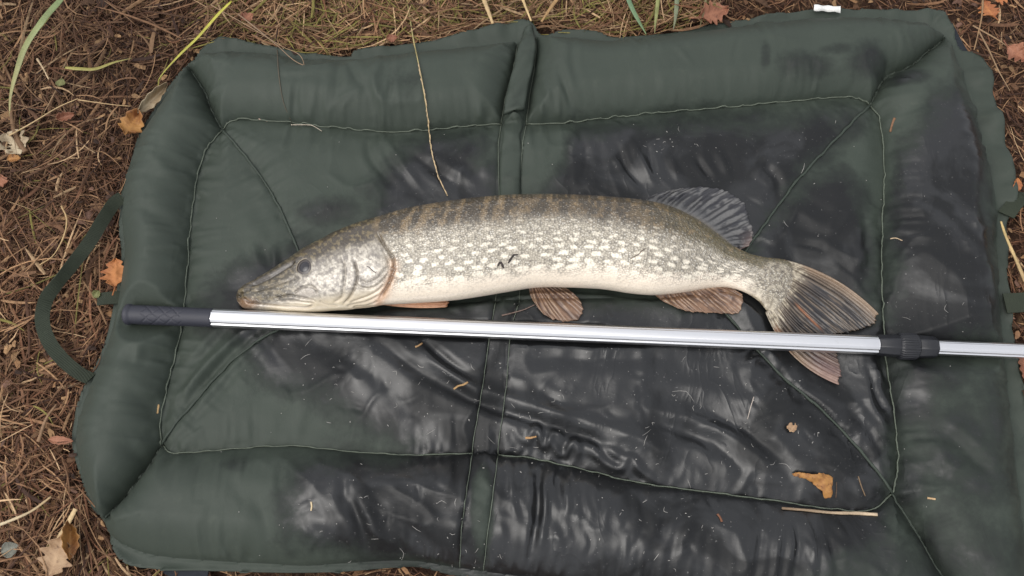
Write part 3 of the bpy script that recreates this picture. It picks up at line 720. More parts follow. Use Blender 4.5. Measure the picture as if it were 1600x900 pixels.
# head: dark brown crown, mottled silver cheek, pale throat, brown jaws
hd = 1-sm(585, 618, Uu+.0*Vv-np.interp(Vv, [340, 380, 410, 470], [-20, 0, 0, -14]))
mo = fbm(Uu/4.2, Vv/3.2, 311, 4)
hc = mixc(np.broadcast_to(L3(160, 152, 140), col.shape), L3(206, 198, 184), sm(.46, .70, mo)); hc = mixc(hc, L3(120, 114, 110), (1-sm(.32, .46, mo))*.6)
hc = mixc(hc, mixc(np.broadcast_to(L3(66, 56, 42), col.shape), L3(118, 104, 74), sm(.5, .7, mo)), 1-sm(.14, .40, ta))
snf = 1-sm(425, 505, Uu+(Vv-440)*-.2)
hc = mixc(hc, mixc(np.broadcast_to(L3(70, 62, 46), col.shape), L3(116, 104, 80), sm(.45, .65, mo)), snf*(1-sm(.62, .84, tq)))
hc = mixc(hc, L3(208, 194, 168), sm(.72, .90, tq)*sm(395, 440, Uu))
hc = mixc(hc, L3(58, 50, 42), np.exp(-(dist_poly(Uu, Vv, np.array([(466,405),(440,419),(412,434),(386,447)], float))[0]/4.5)**2)*.7)
hc = mixc(hc, L3(146, 112, 82), np.exp(-(((Uu-384)/18)**2+((Vv-475)/9)**2)**1.5)*.85)
hc = mixc(hc, L3(168, 158, 146), np.exp(-(((Uu-478)/16)**2+((Vv-457)/7)**2)**2)*.8)
col = mixc(col, hc, hd)
gb = np.array([(592,372),(604,388),(613,402),(615,420),(609,440),(601,458),(592,472)], float); l = smooth_line(gb, step=3.)
dg, sg, fxg, _ = dist_poly(Uu, Vv, l)
col = mixc(col, L3(206, 166, 134), np.exp(-((dg)/8.0)**2)*.85*sm(395, 415, Vv)*(Uu > 560))
col = mixc(col, L3(212, 190, 132), np.exp(-(((Uu-1190)/26)**2+((Vv-478)/16)**2)**1.5)*.8)      # yellow under the tail root
col = mixc(col, mixc(np.broadcast_to(L3(182, 172, 152), col.shape), L3(134, 124, 108), sm(.42, .6, fbm(Uu/4, Vv/4, 477, 3))), sm(812, 846, spx+30*jn)*.9*sm(.06, .16, tq+.03))
col = col*(1-np.clip(groove_shade, 0, .8)[..., None]*np.array([.75, .8, .85]))  # shade painted into the skin colour along the grooves
scl *= (1-hd)
scl = np.maximum(scl, hd*.30*(1-sm(.7, .9, tq)))
silver = (1-sm(.74, .9, ta))*sm(.16, .36, ta)*(1-.6*np.clip(spot, 0, 1))
colf = np.vstack([col.reshape(-1, 3), col[0].mean(0)[None], col[-1].mean(0)[None]])
ext = lambda a: np.r_[a.ravel(), a[0].mean(), a[-1].mean()]
perim = np.r_[0, np.cumsum(np.linalg.norm(np.diff(BV[NS//2], axis=0), axis=1))]
uvv = np.stack([spx*.00083, np.broadcast_to(perim[None, :], tq.shape)*(.35+.65*(bh/bh.max()))[:, None], 0*tq], -1)
uvv = np.vstack([uvv.reshape(-1, 3), uvv[0, 0][None], uvv[-1, 0][None]])
def mat_skin():
    b = NB('fish_skin'); c = b.attr('col', 'Color'); uvw = b.attr('suv', 'Vector'); sc = b.attr('scales'); sv = b.attr('silver')
    m = b.mapping(uvw, (1/.0030, 1/.0024, 1))
    vo = b.n('ShaderNodeTexVoronoi', voronoi_dimensions='2D'); vo.inputs['Scale'].default_value = 1; vo.inputs['Randomness'].default_value = .85; b.l(m, vo.inputs['Vector'])
    d = vo.outputs['Distance']; rnd = b.n('ShaderNodeSeparateColor'); b.l(vo.outputs['Color'], rnd.inputs[0])
    edge = b.ss(d, .28, .62)
    fine = b.noise(620, 3, .6)
    dark = b.math('MULTIPLY', b.math('ADD', b.math('MULTIPLY', edge, .34), b.math('MULTIPLY', b.ss(rnd.outputs[0], .5, .95), .48)), sc)
    c2 = b.mix(b.math('MINIMUM', dark, .85), c, b.mix(.65, c, (.03, .028, .026)))
    glint = b.math('MULTIPLY', b.ss(rnd.outputs[1], .62, .92), b.math('MULTIPLY', b.ss(d, .42, .15), sc))
    c2 = b.mix(b.math('MULTIPLY', glint, b.math('ADD', .22, b.math('MULTIPLY', sv, .50))), c2, (.78, .75, .68))  # glints of single scales painted in as pale colour
    c2 = b.mix(b.ss(fine, .55, .75, 0, .30), c2, (.35, .32, .28), 'MULTIPLY')
    tilt = b.math('ADD', b.math('MULTIPLY', d, -1.0), b.math('MULTIPLY', rnd.outputs[2], .6))
    nb = b.bump(b.noise(240, 3, .6), .18, .0012)
    nb = b.bump(tilt, b.math('MULTIPLY', sc, .8), .0012, nb)
    return b.p(color=c2, rough=.30, spec=.7, metal=b.math('MULTIPLY', sv, .12), coat=.6, coatr=.12, normal=nb).m
M_skin = mat_skin()
pike = empty('pike', C[NS//2]*[1, 1, 0]+[0, 0, REST])
tag(pike, 'long pale spotted pike fish lying on its side on the wet green mat', 'fish')
mesh_obj('body', FV, BFq, M_skin, pike, attrs={'col': ('FLOAT_COLOR', colf), 'suv': ('FLOAT_VECTOR', uvv), 'scales': ('FLOAT', ext(scl)), 'silver': ('FLOAT', ext(silver))})
def on_fish(u, v, off=0.0):
    k = np.argmin(((Uu-u)**2+(Vv-v)**2)[:, :half+1]); a, b_ = divmod(k, half+1)
    return BV[a, b_]+NN[a, b_]*off, NN[a, b_]
# eye: shallow dome, iris, pupil
def dome(c, n, r, hgt, rings=8, seg=28):
    n = Vector(n).normalized(); t = n.orthogonal().normalized(); s = n.cross(t); V_ = []
    for a in range(rings+1):
        f = a/rings; 
        for k in range(seg):
            g = 2*math.pi*k/seg; V_.append(Vector(c)+(t*math.cos(g)+s*math.sin(g))*r*math.sin(f*math.pi/2)+n*hgt*math.cos(f*math.pi/2))
    return np.array([tuple(p) for p in V_]), grid_faces(rings+1, seg, True)[:, ::-1]
ec, en = on_fish(475, 417, .0)
M_iris = mat_simple('iris', lin(72, 66, 63), .25, var=.35, scale=500, spec=.6); M_pup = mat_simple('pupil', lin(40, 38, 42), .12, var=.3, scale=200, spec=.7)
M_rim = mat_simple('eye_rim', lin(138, 128, 112), .3, var=.25, scale=500)
v_, f_ = dome(ec-en*.0005, en, .0112, .0030); eye = mesh_obj('eye', v_, f_, M_iris, pike)
v_, f_ = dome(ec+en*.0004, en, .0078, .0030); mesh_obj('pupil', v_, f_, M_pup, eye)
a = np.linspace(0, 2*np.pi, 33); t_ = np.array(Vector(en).orthogonal().normalized()); s_v = np.cross(en, t_)
v_, f_ = tube(ec+en*.0008+.0113*(np.cos(a)[:, None]*t_+np.sin(a)[:, None]*s_v), .0008, 6, cap=False); mesh_obj('eye_rim', v_, f_, M_rim, eye)
# fins
def mat_fin():
    b = NB('fin_membrane'); c = b.attr('col', 'Color'); n = b.noise(300, 3, .6); c = b.mix(b.ss(n, .4, .75, 0, .35), c, (.4, .38, .36), 'MULTIPLY')
    return b.p(color=c, rough=.34, spec=.5, coat=.25, coatr=.15, normal=b.bump(n, .2, .0006)).m
M_fin = mat_fin()
def fin(name, base, edge, nr, zf, colf, bulge=(0, 0), nb_=40, rag=4., ridge=.0009, sub=8, seed=0):
    nrr = nr*sub+1
    B_ = smooth_line(base, n=nrr); E_ = smooth_line(edge, n=nrr)
    ri = np.linspace(0, 1, nrr); s = np.linspace(0, 1, nb_)
    d = E_-B_; nrm = np.stack([-d[:, 1], d[:, 0]], -1)
    ph = ri*nr; ph = ph+1.1*(vn(ph*.55, ph*0, seed+9)-.5)+.5*(vn(ph*1.3, ph*0, seed+8)-.5); rg = rag*(vn(ph*1.0, ph*0, seed+5)-.4)+rag*.5*np.abs(np.sin(ph*np.pi))
    ln = np.linalg.norm(d, axis=1)+1e-6; E2 = E_-d/ln[:, None]*np.minimum(rg, ln*.3)[:, None]; d = E2-B_
    bl = bulge[0]*(1-ri)+bulge[1]*ri
    px = B_[:, None]+d[:, None]*s[None, :, None]+nrm[:, None]*(bl[:, None]*(4*s*(1-s))[None, :])[..., None]
    phs = ph[:, None]+.5*(fbm(ph[:, None]*.5, s[None]*3, seed+7, 2)-.5); rid = np.cos(phs*2*np.pi)*(.55+.9*vn(ph[:, None]*.9, s[None]*2.5, seed+6))
    fork = np.cos(ph*4*np.pi+1)[:, None]*np.ones(nb_)[None]
    rid = rid*(1-sm(.5, 1, s)[None]*.6)+fork*sm(.5, 1, s)[None]*.5
    Z = zf(ri[:, None]+0*s[None], s[None]+0*ri[:, None], px[..., 0], px[..., 1])+ridge*rid*(sm(0, .1, s)[None])
    Z += .0016*(fbm(px[..., 0]/22, px[..., 1]/22, seed+3, 3)-.5)
    W = P(px[..., 0], px[..., 1], Z)
    cc = colf(ri[:, None]+0*s[None], s[None]+0*ri[:, None], rid, px[..., 0], px[..., 1])
    o = mesh_obj(name, W.reshape(-1, 3), grid_faces(nrr, nb_), M_fin, pike, attrs={'col': ('FLOAT_COLOR', np.clip(cc, 0, 1).reshape(-1, 3))})
    so = o.modifiers.new('thickness', 'SOLIDIFY'); so.thickness = .0007; so.offset = 0
    return o
def mat_z(u, v, off): return on_mat(u, v, off)[..., 2]
def zmix(z0, off):
    def f(r, s, u, v):
        zm = mat_z(u, v, off); k = sm(0, .55, s); return np.maximum((z0(r) if callable(z0) else z0)*(1-k)+zm*k, zm)
    return f
def streak(r, s, u, v, nr, seed):
    return fbm(r*nr*1.6, s*5+0*r, seed, 3)
def dcol(r, s, rid, u, v):
    n = streak(r, s, u, v, 19, 401); c = mixc(np.broadcast_to(L3(98, 97, 96), r.shape+(3,)), L3(26, 26, 30), sm(-.1, .6, -rid)*sm(.08, .3, s)*.9)
    c = mixc(c, L3(32, 32, 38), sm(.46, .62, n)*.85*sm(.12, .4, s)); c = mixc(c, L3(120, 104, 74), (1-sm(0, .18, s))*.8); c = mixc(c, L3(128, 100, 90), sm(.75, 1, r)*sm(.4, 1, s)*.6)
    return c
zbk = lambda r: np.interp(r, [0, 1], [.060, .040])
fin('dorsal_fin', [(1003,319),(1040,328),(1080,346),(1110,364),(1152,391)], [(1040,300),(1062,295),(1100,291),(1135,297),(1158,311),(1170,335),(1176,365),(1171,382),(1158,391)], 19, zmix(zbk, .006), dcol, (-.10, .05), seed=11)
def pcol(tint, dk):
    def f(r, s, rid, u, v):
        n = streak(r, s, u, v, 12, 431); c = mixc(np.broadcast_to(L3(*tint), r.shape+(3,)), L3(*dk), sm(-.1, .9, -rid)*.65); c = mixc(c, L3(168, 148, 124), sm(.6, 1, rid)*.4*sm(.1, .5, s))
        c = mixc(c, L3(70, 52, 48), sm(.55, .7, n)*.5); return mixc(c, L3(186, 158, 132), (1-sm(0, .22, s))*.7)
    return f
fin('pelvic_fin', [(827,446),(834,443),(842,440),(850,439),(858,441)], [(836,474),(850,492),(870,501),(890,504),(905,499),(912,484),(906,468),(896,459),(878,450)], 13, zmix(.034, .005), pcol((128,100,80), (60,45,40)), (.10, -.10), seed=21)
fin('anal_fin', [(1018,456),(1050,453),(1085,449),(1120,446),(1134,447)], [(1050,477),(1072,487),(1100,490),(1132,491),(1154,489),(1158,478),(1161,466),(1158,459),(1150,454)], 15, zmix(.036, .005), pcol((132,102,80), (62,46,40)), (.06, -.05), seed=31)
def pecz(r, s, u, v): return mat_z(u, v, .004)+.010*(1-r)*(1-.3*s)+.004*np.sin(r*3)
def peccol(r, s, rid, u, v):
    c = np.broadcast_to(L3(206, 160, 128), r.shape+(3,)); c = mixc(c, L3(138, 92, 66), sm(.0, .8, -rid)*.55); return mixc(c, L3(150, 96, 60), sm(.8, 1, s)*.6)
fin('pectoral_fin', [(591,461),(590,466),(589,471),(590,475)], [(700,468),(701,472),(700,476),(697,480)], 6, pecz, peccol, (.05, .03), seed=41, rag=3)
def tcol(r, s, rid, u, v):
    n = streak(r, s, u, v, 24, 471); c = mixc(np.broadcast_to(L3(96, 84, 72), r.shape+(3,)), L3(24, 22, 23), sm(-.3, .6, -rid)*.85*sm(.05, .3, s))
    c = mixc(c, L3(28, 27, 31), sm(.42, .58, n)*.85*sm(.12, .45, s)); c = mixc(c, L3(150, 128, 106), np.maximum(1-sm(0, .14, r), sm(.88, 1, r))*.8)
    c = mixc(c, L3(150, 96, 60), np.exp(-((r-.5-.05*s)/.013)**2)*sm(.25, .4, s)*(1-sm(.7, .9, s))*.9); c = mixc(c, L3(160, 104, 66), sm(.9, 1, r)*(1-sm(.3, .5, s))*.9)
    c = mixc(c, L3(140, 110, 104), sm(.6, 1, r)*sm(.5, .9, s)*.6); return mixc(c, mixc(np.broadcast_to(L3(174, 164, 144), r.shape+(3,)), L3(118, 108, 94), sm(.42, .6, fbm(u/4, v/4, 477, 3))), 1-sm(.10, .24, s+.25*(n-.5)))
def tz(r, s, u, v): return np.maximum(.0285*(1-sm(.1, .5, s))+mat_z(u, v, .0035)*sm(.1, .5, s), mat_z(u, v, .0035))
fin('caudal_fin', [(1222,405),(1226,420),(1222,445),(1212,466),(1202,482),(1196,488)], TAIL_EDGE, 24, tz, tcol, (-.075, .11), nb_=60, rag=5, ridge=.0008, seed=51)

# ------------------------------------------------------------------ telescopic pole
pole = empty('telescopic_pole', pole_a-[0, 0, POLE_R]); tag(pole, 'straight silver aluminium pole with black grip lying alongside the fish', 'pole')
sidev = np.cross(pole_dir, [0, 0, 1]); sidev /= np.linalg.norm(sidev); upv = np.cross(sidev, pole_dir)
def pole_at(u): 
    p = P(u, pole_v(u), POLE_Z); return pole_a+pole_dir*((p-pole_a)@pole_dir)
def lathe_pole(name, us, rs, mat, parent, prof=None, n=48, caps=True, smooth=True):
    ctr = np.array([pole_at(u) for u in us]); a = np.linspace(0, 2*np.pi, n, endpoint=False)
    pr = np.ones((len(us), n)) if prof is None else prof(np.asarray(us, float)[:, None]+0*a[None], a[None]+0*np.asarray(us, float)[:, None])
    R = np.asarray(rs, float)[:, None]*pr
    V_ = ctr[:, None]+R[..., None]*(np.cos(a)[None, :, None]*sidev+np.sin(a)[None, :, None]*upv)
    V_ = V_.reshape(-1, 3); F_ = grid_faces(len(us), n, True)[:, ::-1].tolist()
    if caps: F_ += [list(range(n)), list(range(len(us)*n-1, (len(us)-1)*n-1, -1))]
    o = mesh_obj(name, V_, F_, mat, parent, smooth=smooth)
    return o
def tube_prof(u, a):            # rounded octagon with shallow rails
    k = np.pi/4; x = (a+k/2) % k-k/2; oc = np.cos(k/2)/np.cos(x)
    w_ = (a-np.pi/2+np.pi) % (2*np.pi)-np.pi; g = .07*np.exp(-((w_-.55)/.06)**2)+.11*np.exp(-((w_+.98)/.10)**2)+.07*np.exp(-((w_-1.25)/.08)**2)
    return .35+.65*oc/np.cos(k/2)*.965-g
us = np.r_[331, np.linspace(334, 1368, 40), 1371]
lathe_pole('outer_tube', us, np.r_[.0106, np.full(40, .0113), .0108], M_alu, pole, tube_prof, n=96)
us = np.r_[1445, np.linspace(1460, 1900, 14), 2150]
lathe_pole('inner_tube', us, np.full(16, .0092), M_alu, pole, tube_prof, n=96)
def grip_prof(u, a):
    w_ = (u-225)/62.0; m_ = sm(0, .06, w_)*(1-sm(.98, 1.06, w_)); g = (a-np.pi/2)
    p = np.abs(((w_*3.2+g*.85) % 1)-.5)*2; q = np.abs(((w_*3.2-g*.85) % 1)-.5)*2
    return 1-.06*m_*np.maximum(sm(.80, .95, p), sm(.80, .95, q))
us = np.r_[195.5, 196.5, 199, 203, 206, np.linspace(208, 326, 120), 330, 333, 334]
rs = np.r_[.0075, .0108, .0131, .0133, .0124, np.interp(np.linspace(208, 326, 120), [208, 218, 260, 326], [.0116, .0120, .0118, .0114]), .0117, .0116, .0105]
lathe_pole('grip', us, rs, M_rub, pole, grip_prof, n=96)
def facet(u, a):
    k = np.pi/4; x = (a+k/2) % k-k/2; return np.cos(k/2)/np.cos(x)
lathe_pole('clamp_collar', [1369, 1371, 1400, 1404], [.0112, .0128, .0142, .0135], M_pla, pole, facet, n=64)
def knurl(u, a): return 1+.035*np.sign(np.sin(a*30))*sm(1402, 1405, u)*(1-sm(1429, 1432, u))
lathe_pole('locking_ring', [1401, 1403, 1406, 1417, 1428, 1431, 1432.5], [.0130, .0152, .0160, .0158, .0160, .0150, .0130], M_pla, pole, knurl, n=180)
lathe_pole('end_collar', [1431, 1432, 1458, 1461, 1462], [.0135, .0146, .0135, .0125, .0100], M_pla, pole, facet, n=64)

# ------------------------------------------------------------------ dead grass, needles and crumbs on the ground
R2 = np.random.default_rng(21)
OUTc = OUT[::4]
PAL = np.array([lin(170, 140, 108), lin(142, 112, 86), lin(116, 88, 67), lin(92, 67, 52), lin(68, 48, 39), lin(198, 174, 140), lin(130, 95, 72)])
def blades(n, samp, L, Wd, pal_w, zr, K=5, curve=.6, green=0.0, pitch=.10, tent=.35, over=.004):
    xy = samp(n); x, y = xy[:, 0], xy[:, 1]; n = len(x)
    Ls = L[0]*np.exp(R2.normal(0, L[1], n)); Ws = Wd[0]*np.exp(R2.normal(0, Wd[1], n))
    fld = fbm(x*9, y*9, 601, 2)*2*np.pi*1.6
    ph = np.where(R2.random(n) < .45, fld+R2.normal(0, .45, n), R2.uniform(0, 2*np.pi, n))
    kap = R2.normal(0, curve, n); pit = R2.normal(0, pitch, n)
    s = np.linspace(-.5, .5, K)
    ang = ph[:, None]+kap[:, None]*s[None]*1.6
    ds = Ls[:, None]/(K-1)
    px = x[:, None]+np.cumsum(np.cos(ang)*ds, 1)-.5*Ls[:, None]*np.cos(ph)[:, None]; py = y[:, None]+np.cumsum(np.sin(ang)*ds, 1)-.5*Ls[:, None]*np.sin(ph)[:, None]
    ok = (sdf(px.ravel(), py.ravel(), OUTc).reshape(px.shape) < over).all(1)
    px, py, ang, Ls, Ws, pit, x, y, kap = px[ok], py[ok], ang[ok], Ls[ok], Ws[ok], pit[ok], x[ok], y[ok], kap[ok]; n = len(x)
    lay = R2.random(n)**1.3
    edge = sm(-.0, -.05, sdf(x, y, OUTc))
    pz = ground_h(x, y)[:, None]*(.35+.65*edge[:, None])+zr[0]+(zr[1]-zr[0])*lay[:, None]*(.35+.65*edge[:, None])+pit[:, None]*s[None]*Ls[:, None]+.06*Ls[:, None]*(.25-s[None]**2)*R2.uniform(-.5, 1.2, n)[:, None]
    tap = np.interp(np.linspace(0, 1, K), [0, .2, .7, 1], [.6, 1, .9, .25])[None]
    nx, ny = -np.sin(ang), np.cos(ang); hw = .5*Ws[:, None]*tap
    rl = R2.normal(0, .5, n)[:, None]
    a = np.stack([px-nx*hw*np.cos(rl), py-ny*hw*np.cos(rl), pz-hw*np.sin(rl)], -1); b_ = np.stack([px, py, pz+hw*2*tent], -1); c_ = np.stack([px+nx*hw*np.cos(rl), py+ny*hw*np.cos(rl), pz+hw*np.sin(rl)], -1)
    V_ = np.stack([a, b_, c_], 2).reshape(-1, 3)
    base = (np.arange(n)*K*3)[:, None, None]; k = np.arange(K-1)[None, :, None]; j = np.arange(2)[None, None, :]
    v0 = base+k*3+j; F_ = np.stack([v0, v0+3, v0+4, v0+1], -1).reshape(-1, 4)
    reg = fbm(x*4.5, y*4.5, 611, 3)
    pw = np.array(pal_w, float); idx = R2.choice(len(PAL), n, p=pw/pw.sum()); cc = PAL[idx]*R2.uniform(.65, 1.25, n)[:, None]*(.42+.80*reg)[:, None]
    g = R2.random(n) < green; cc[g] = lin(128, 126, 70)*R2.uniform(.6, 1.2, (g.sum(), 1))
    cc = np.repeat(cc*np.array([.95, .85, .77]), K*3, 0)
    return V_, F_, cc
def merge(parts):
    Vs, Fs, Cs = [], [], []; o = 0
    for v, f, c in parts: Vs.append(v); Fs.append(f+o); Cs.append(c); o += len(v)
    return np.vstack(Vs), np.vstack(Fs), np.vstack(Cs)
lo = P(-60, 980)[:2]; 
def near(n):
    # the visible margins: left, top, right, and a border round the frame
    m = n*3; x = R2.uniform(-1.0, 1.0, m); y = R2.uniform(-.62, .72, m)
    d = sdf(x, y, OUTc); k = d < .002; return np.stack([x[k], y[k]], -1)[:n]
def topmid(n):
    u = R2.uniform(330, 1100, n); v = R2.uniform(-60, 85, n); p = P(u, v)[:, :2]; return p[sdf(p[:, 0], p[:, 1], OUTc) < .0]
def leftside(n):
    u = R2.uniform(-80, 300, n); v = R2.uniform(-60, 950, n); p = P(u, v)[:, :2]; return p[sdf(p[:, 0], p[:, 1], OUTc) < .0]
def ring(n):
    r = R2.uniform(.6, 2.6, n); a = R2.uniform(0, 2*np.pi, n); x = r*np.cos(a); y = r*np.sin(a); k = (np.abs(x) > .95) | (y > .68) | (y < -.58); return np.stack([x[k], y[k]], -1)
lit = merge([
  blades(30000, near, (.020, .5), (.0011, .35), [1.2, 2.5, 4, 4.5, 3.5, .3, 4], (.0, .013), K=4, curve=.25),
  blades(10000, near, (.040, .45), (.0013, .4), [2, 3, 3.5, 3, 1.5, .6, 3], (.003, .018), K=4, curve=.35),
  blades(18000, leftside, (.013, .5), (.0010, .4), [1.5, 3, 4, 4, 3, .4, 5], (.002, .016), K=4, curve=.3),
  blades(2300, leftside, (.055, .4), (.0018, .4), [4, 4, 3, 1.5, .5, 1.4, 2], (.008, .022), K=6, curve=.5, green=.05),
  blades(5200, topmid, (.060, .45), (.0017, .4), [5, 4, 2, 1, .5, 3, 1], (.006, .026), K=6, curve=.4, green=.22, pitch=.18),
  blades(1200, near, (.040, .5), (.0038, .35), [3, 4, 3, 2, 1, 1, 2], (.006, .020), K=5, curve=.5, tent=.2),
  blades(22000, ring, (.050, .5), (.0022, .4), [2, 3, 4, 3, 2, 1, 3], (.0, .018), K=4, curve=.7)])
lo_ = mesh_obj('dead_grass', lit[0], lit[1], M_lit, attrs={'col': ('FLOAT_COLOR', lit[2])}); tag(lo_, 'brown dead grass and needles matted over the ground round the mat', 'dead grass', kind='stuff')
# crumbs of bark and leaf between the blades
def crumbs(n, samp, size, cols, z):
    xy = samp(n); n = len(xy); Vs = []; 
    base = np.array([(-1, -.6, 0), (.9, -.8, .25), (1, .5, .1), (.1, 1, .45), (-.9, .6, .15), (0, 0, .75)], float)
    a = R2.uniform(0, 6.28, n); sz = size*np.exp(R2.normal(0, .45, n))
    b_ = base[None]*np.exp(R2.normal(0, .25, (n, 6, 3))); ca, sa = np.cos(a)[:, None], np.sin(a)[:, None]
    x = (b_[..., 0]*ca-b_[..., 1]*.6*sa)*sz[:, None]+xy[:, :1]; y = (b_[..., 0]*sa+b_[..., 1]*.6*ca)*sz[:, None]+xy[:, 1:]
    zz = b_[..., 2]*sz[:, None]*.5+ground_h(xy[:, 0], xy[:, 1])[:, None]*.6+R2.uniform(z[0], z[1], n)[:, None]
    V_ = np.stack([x, y, zz], -1).reshape(-1, 3); f = np.array([(0, 1, 5), (1, 2, 5), (2, 3, 5), (3, 4, 5), (4, 0, 5)])
    F_ = (np.arange(n)*6)[:, None, None]+f[None]; c = np.array(cols)[R2.integers(0, len(cols), n)]*R2.uniform(.6, 1.3, n)[:, None]
    return V_, F_.reshape(-1, 3), np.repeat(c, 6, 0)
cr = crumbs(8000, near, .0032, [lin(92, 66, 46), lin(128, 96, 66), lin(62, 44, 34), lin(150, 118, 84), lin(112, 84, 70)], (.002, .014))
tag(mesh_obj('bark_crumbs', *cr[:2], M_lit, smooth=False, attrs={'col': ('FLOAT_COLOR', cr[2])}), 'small brown crumbs of bark and leaf scattered through the dead grass', 'crumbs', kind='stuff')

# ------------------------------------------------------------------ single stalks, blades and leaves
def vc(v_, c, seed=0, var=.25, c2=None):
    n = len(v_); f = .5+.5*np.sin(np.linspace(0, 9, n)+seed); k = (1-var+2*var*fbm(v_[:, 0]*90, v_[:, 1]*90, 700+seed, 3))[:, None]
    b_ = np.array(c)[None]*k
    if c2 is not None: t = np.linspace(0, 1, n)[:, None]; b_ = (np.array(c)*(1-t)+np.array(c2)*t)*k
    return {'col': ('FLOAT_COLOR', b_)}
def px_path(px, zs, n, mat_rest=None):
    c = smooth_line(px, n=n)
    if mat_rest is not None: return on_mat(c[:, 0], c[:, 1], mat_rest)
    z = smooth_line(np.array(zs, float)[:, None], n=n)[:, 0]; return P(c[:, 0], c[:, 1], z)
def stalk(name, label, cat, px, zs, r, c, c2=None, n=40, rest=None, taper=(1, .5), flat=.8, seed=0, mat=None, group=None):
    p = px_path(px, zs, n, rest); rad = r*np.linspace(taper[0], taper[1], n)*(1+.25*(vn(np.arange(n)*.5, 0*np.arange(n), seed)-.5))
    v_, f_ = tube(p, rad, 7, flat); return tag(mesh_obj(name, v_, f_, mat or M_straw, attrs=vc(v_, c, seed, c2=c2)), label, cat, group)
def grass(name, label, px, zs, wd, c, c2, n=44, rest=None, seed=0, roll=.35):
    """a folded grass blade: two wings and a midrib crease, tapering at both ends"""
    p = px_path(px, zs, n, rest); t, s, u = frames(p); tt_ = np.linspace(0, 1, n); w_ = wd*np.interp(tt_, [0, .15, .6, 1], [.65, 1, .85, .12])[:, None]
    a = p-s*w_*.5+u*w_*roll*.5; b_ = p; d = p+s*w_*.5+u*w_*roll*.5
    e = p-u*.0004
    V_ = np.stack([a, b_, d], 1).reshape(-1, 3)
    o = mesh_obj(name, V_, grid_faces(n, 3), M_green, attrs=vc(V_, c, seed, .2, c2)); so = o.modifiers.new('thickness', 'SOLIDIFY'); so.thickness = .0004; so.offset = 0
    return tag(o, label, 'grass blade')
G1, G2 = lin(122, 142, 96), lin(146, 158, 100)
grass('grass_blade', 'broad bent green grass blade arching over brown litter beside the pale torn leaf', [(108,-15),(92,5),(68,33),(42,72),(27,112),(17,150),(15,182)], [.05,.07,.075,.065,.05,.03,.014], .0105, G1, lin(150, 142, 96), seed=1)
grass('grass_blade', 'yellow green grass stem pointing at the curled pale leaf by the mat corner', [(362,2),(340,24),(310,58),(285,82),(262,106),(248,125),(249,138)], [.05,.05,.046,.04,.032,.024,.02], .0042, lin(176, 172, 70), lin(150, 146, 66), seed=2)
grass('grass_blade', 'bluish green grass blade leaning onto the top edge of the mat', [(975,-20),(985,8),(996,30),(1010,54)], [.03,.03,.026,.022], .0070, lin(96, 124, 96), lin(108, 130, 92), seed=3)
grass('grass_blade', 'short yellowish green upright blade behind the top edge of the mat', [(1029,-20),(1027,10),(1024,36),(1023,52)], [.03,.03,.026,.022], .0058, lin(132, 138, 84), lin(124, 124, 80), seed=4)
grass('grass_blade', 'grey green blade between the yellowish blade and the rusty oak leaf', [(1058,-20),(1057,8),(1055,30),(1052,46)], [.03,.03,.026,.022], .0068, lin(104, 118, 92), lin(120, 122, 96), seed=5)
grass('grass_blade', 'thin olive blade crossing in front of the rusty oak leaf', [(1106,-18),(1101,10),(1096,32),(1093,44)], [.03,.032,.03,.026], .0034, lin(112, 108, 70), lin(104, 96, 66), seed=6)
grass('grass_blade', 'flat yellow green stem lying on brown litter away from the mat', [(102,106),(125,108),(150,108),(178,98),(206,91)], [.022,.023,.022,.022,.02], .0050, lin(150, 144, 78), lin(134, 126, 72), seed=7)
stalk('seed_stalk', 'slender grass stalk with pale seed head reaching across the mat to the fish', 'grass stalk', [(634,-10),(640,25),(646,62),(652,90),(660,130),(668,180),(674,235),(685,275),(699,306)], None, .00095, lin(150, 142, 92), lin(190, 170, 130), n=70, rest=.0030, taper=(1.2, .5), seed=1)
seedstalk = bpy.data.objects['seed_stalk']
for k in range(26):                                                          # spikelets
    f = .34+.62*k/25; cpt = smooth_line([(634,-10),(640,25),(646,62),(652,90),(660,130),(668,180),(674,235),(685,275),(699,306)], n=101)
    i_ = int(f*100); a_ = cpt[i_]; b_ = cpt[min(100, i_+1)]; d_ = (b_-a_)/np.linalg.norm(b_-a_); sd_ = np.array([-d_[1], d_[0]])*RNG.uniform(-1, 1)
    ls_ = RNG.uniform(.7, 1.5); pp = np.array([a_, a_+d_*4*ls_+sd_*.9, a_+d_*9*ls_+sd_*.8]); p = on_mat(pp[:, 0], pp[:, 1], .0040); v_, f_ = tube(p, [.0004, .0009, .0003], 6)
    mesh_obj('spikelet', v_, f_, M_straw, seedstalk, attrs=vc(v_, lin(196, 172, 136), k))
TAN, DRK, PALE = lin(170, 144, 106), lin(96, 76, 56), lin(206, 190, 158)
stalk('dry_stalk', 'thin forked straw crossing the top left edge of the mat', 'straw', [(372,22),(400,44),(432,70),(462,96),(495,109)], [.03,.036,.048,.052,.054], .0010, lin(140, 118, 96), seed=2)
stalk('dry_stalk', 'hair thin straw curving over the top flange near the forked straw', 'straw', [(330,8),(390,42),(440,72),(470,88),(478,120)], [.03,.038,.048,.052,.052], .0007, lin(150, 124, 98), seed=3)
stalk('dry_stalk', 'fine dark straw lying down the top left bolster to the seam', 'straw', [(433,78),(436,120),(443,160),(456,192)], None, .0007, lin(92, 84, 70), rest=.0012, seed=4)
stalk('dry_stalk', 'fine kinked straw lying along the stitched top left seam', 'straw', [(455,195),(480,195),(490,197),(503,205)], None, .0008, lin(186, 176, 160), rest=.0014, seed=5)
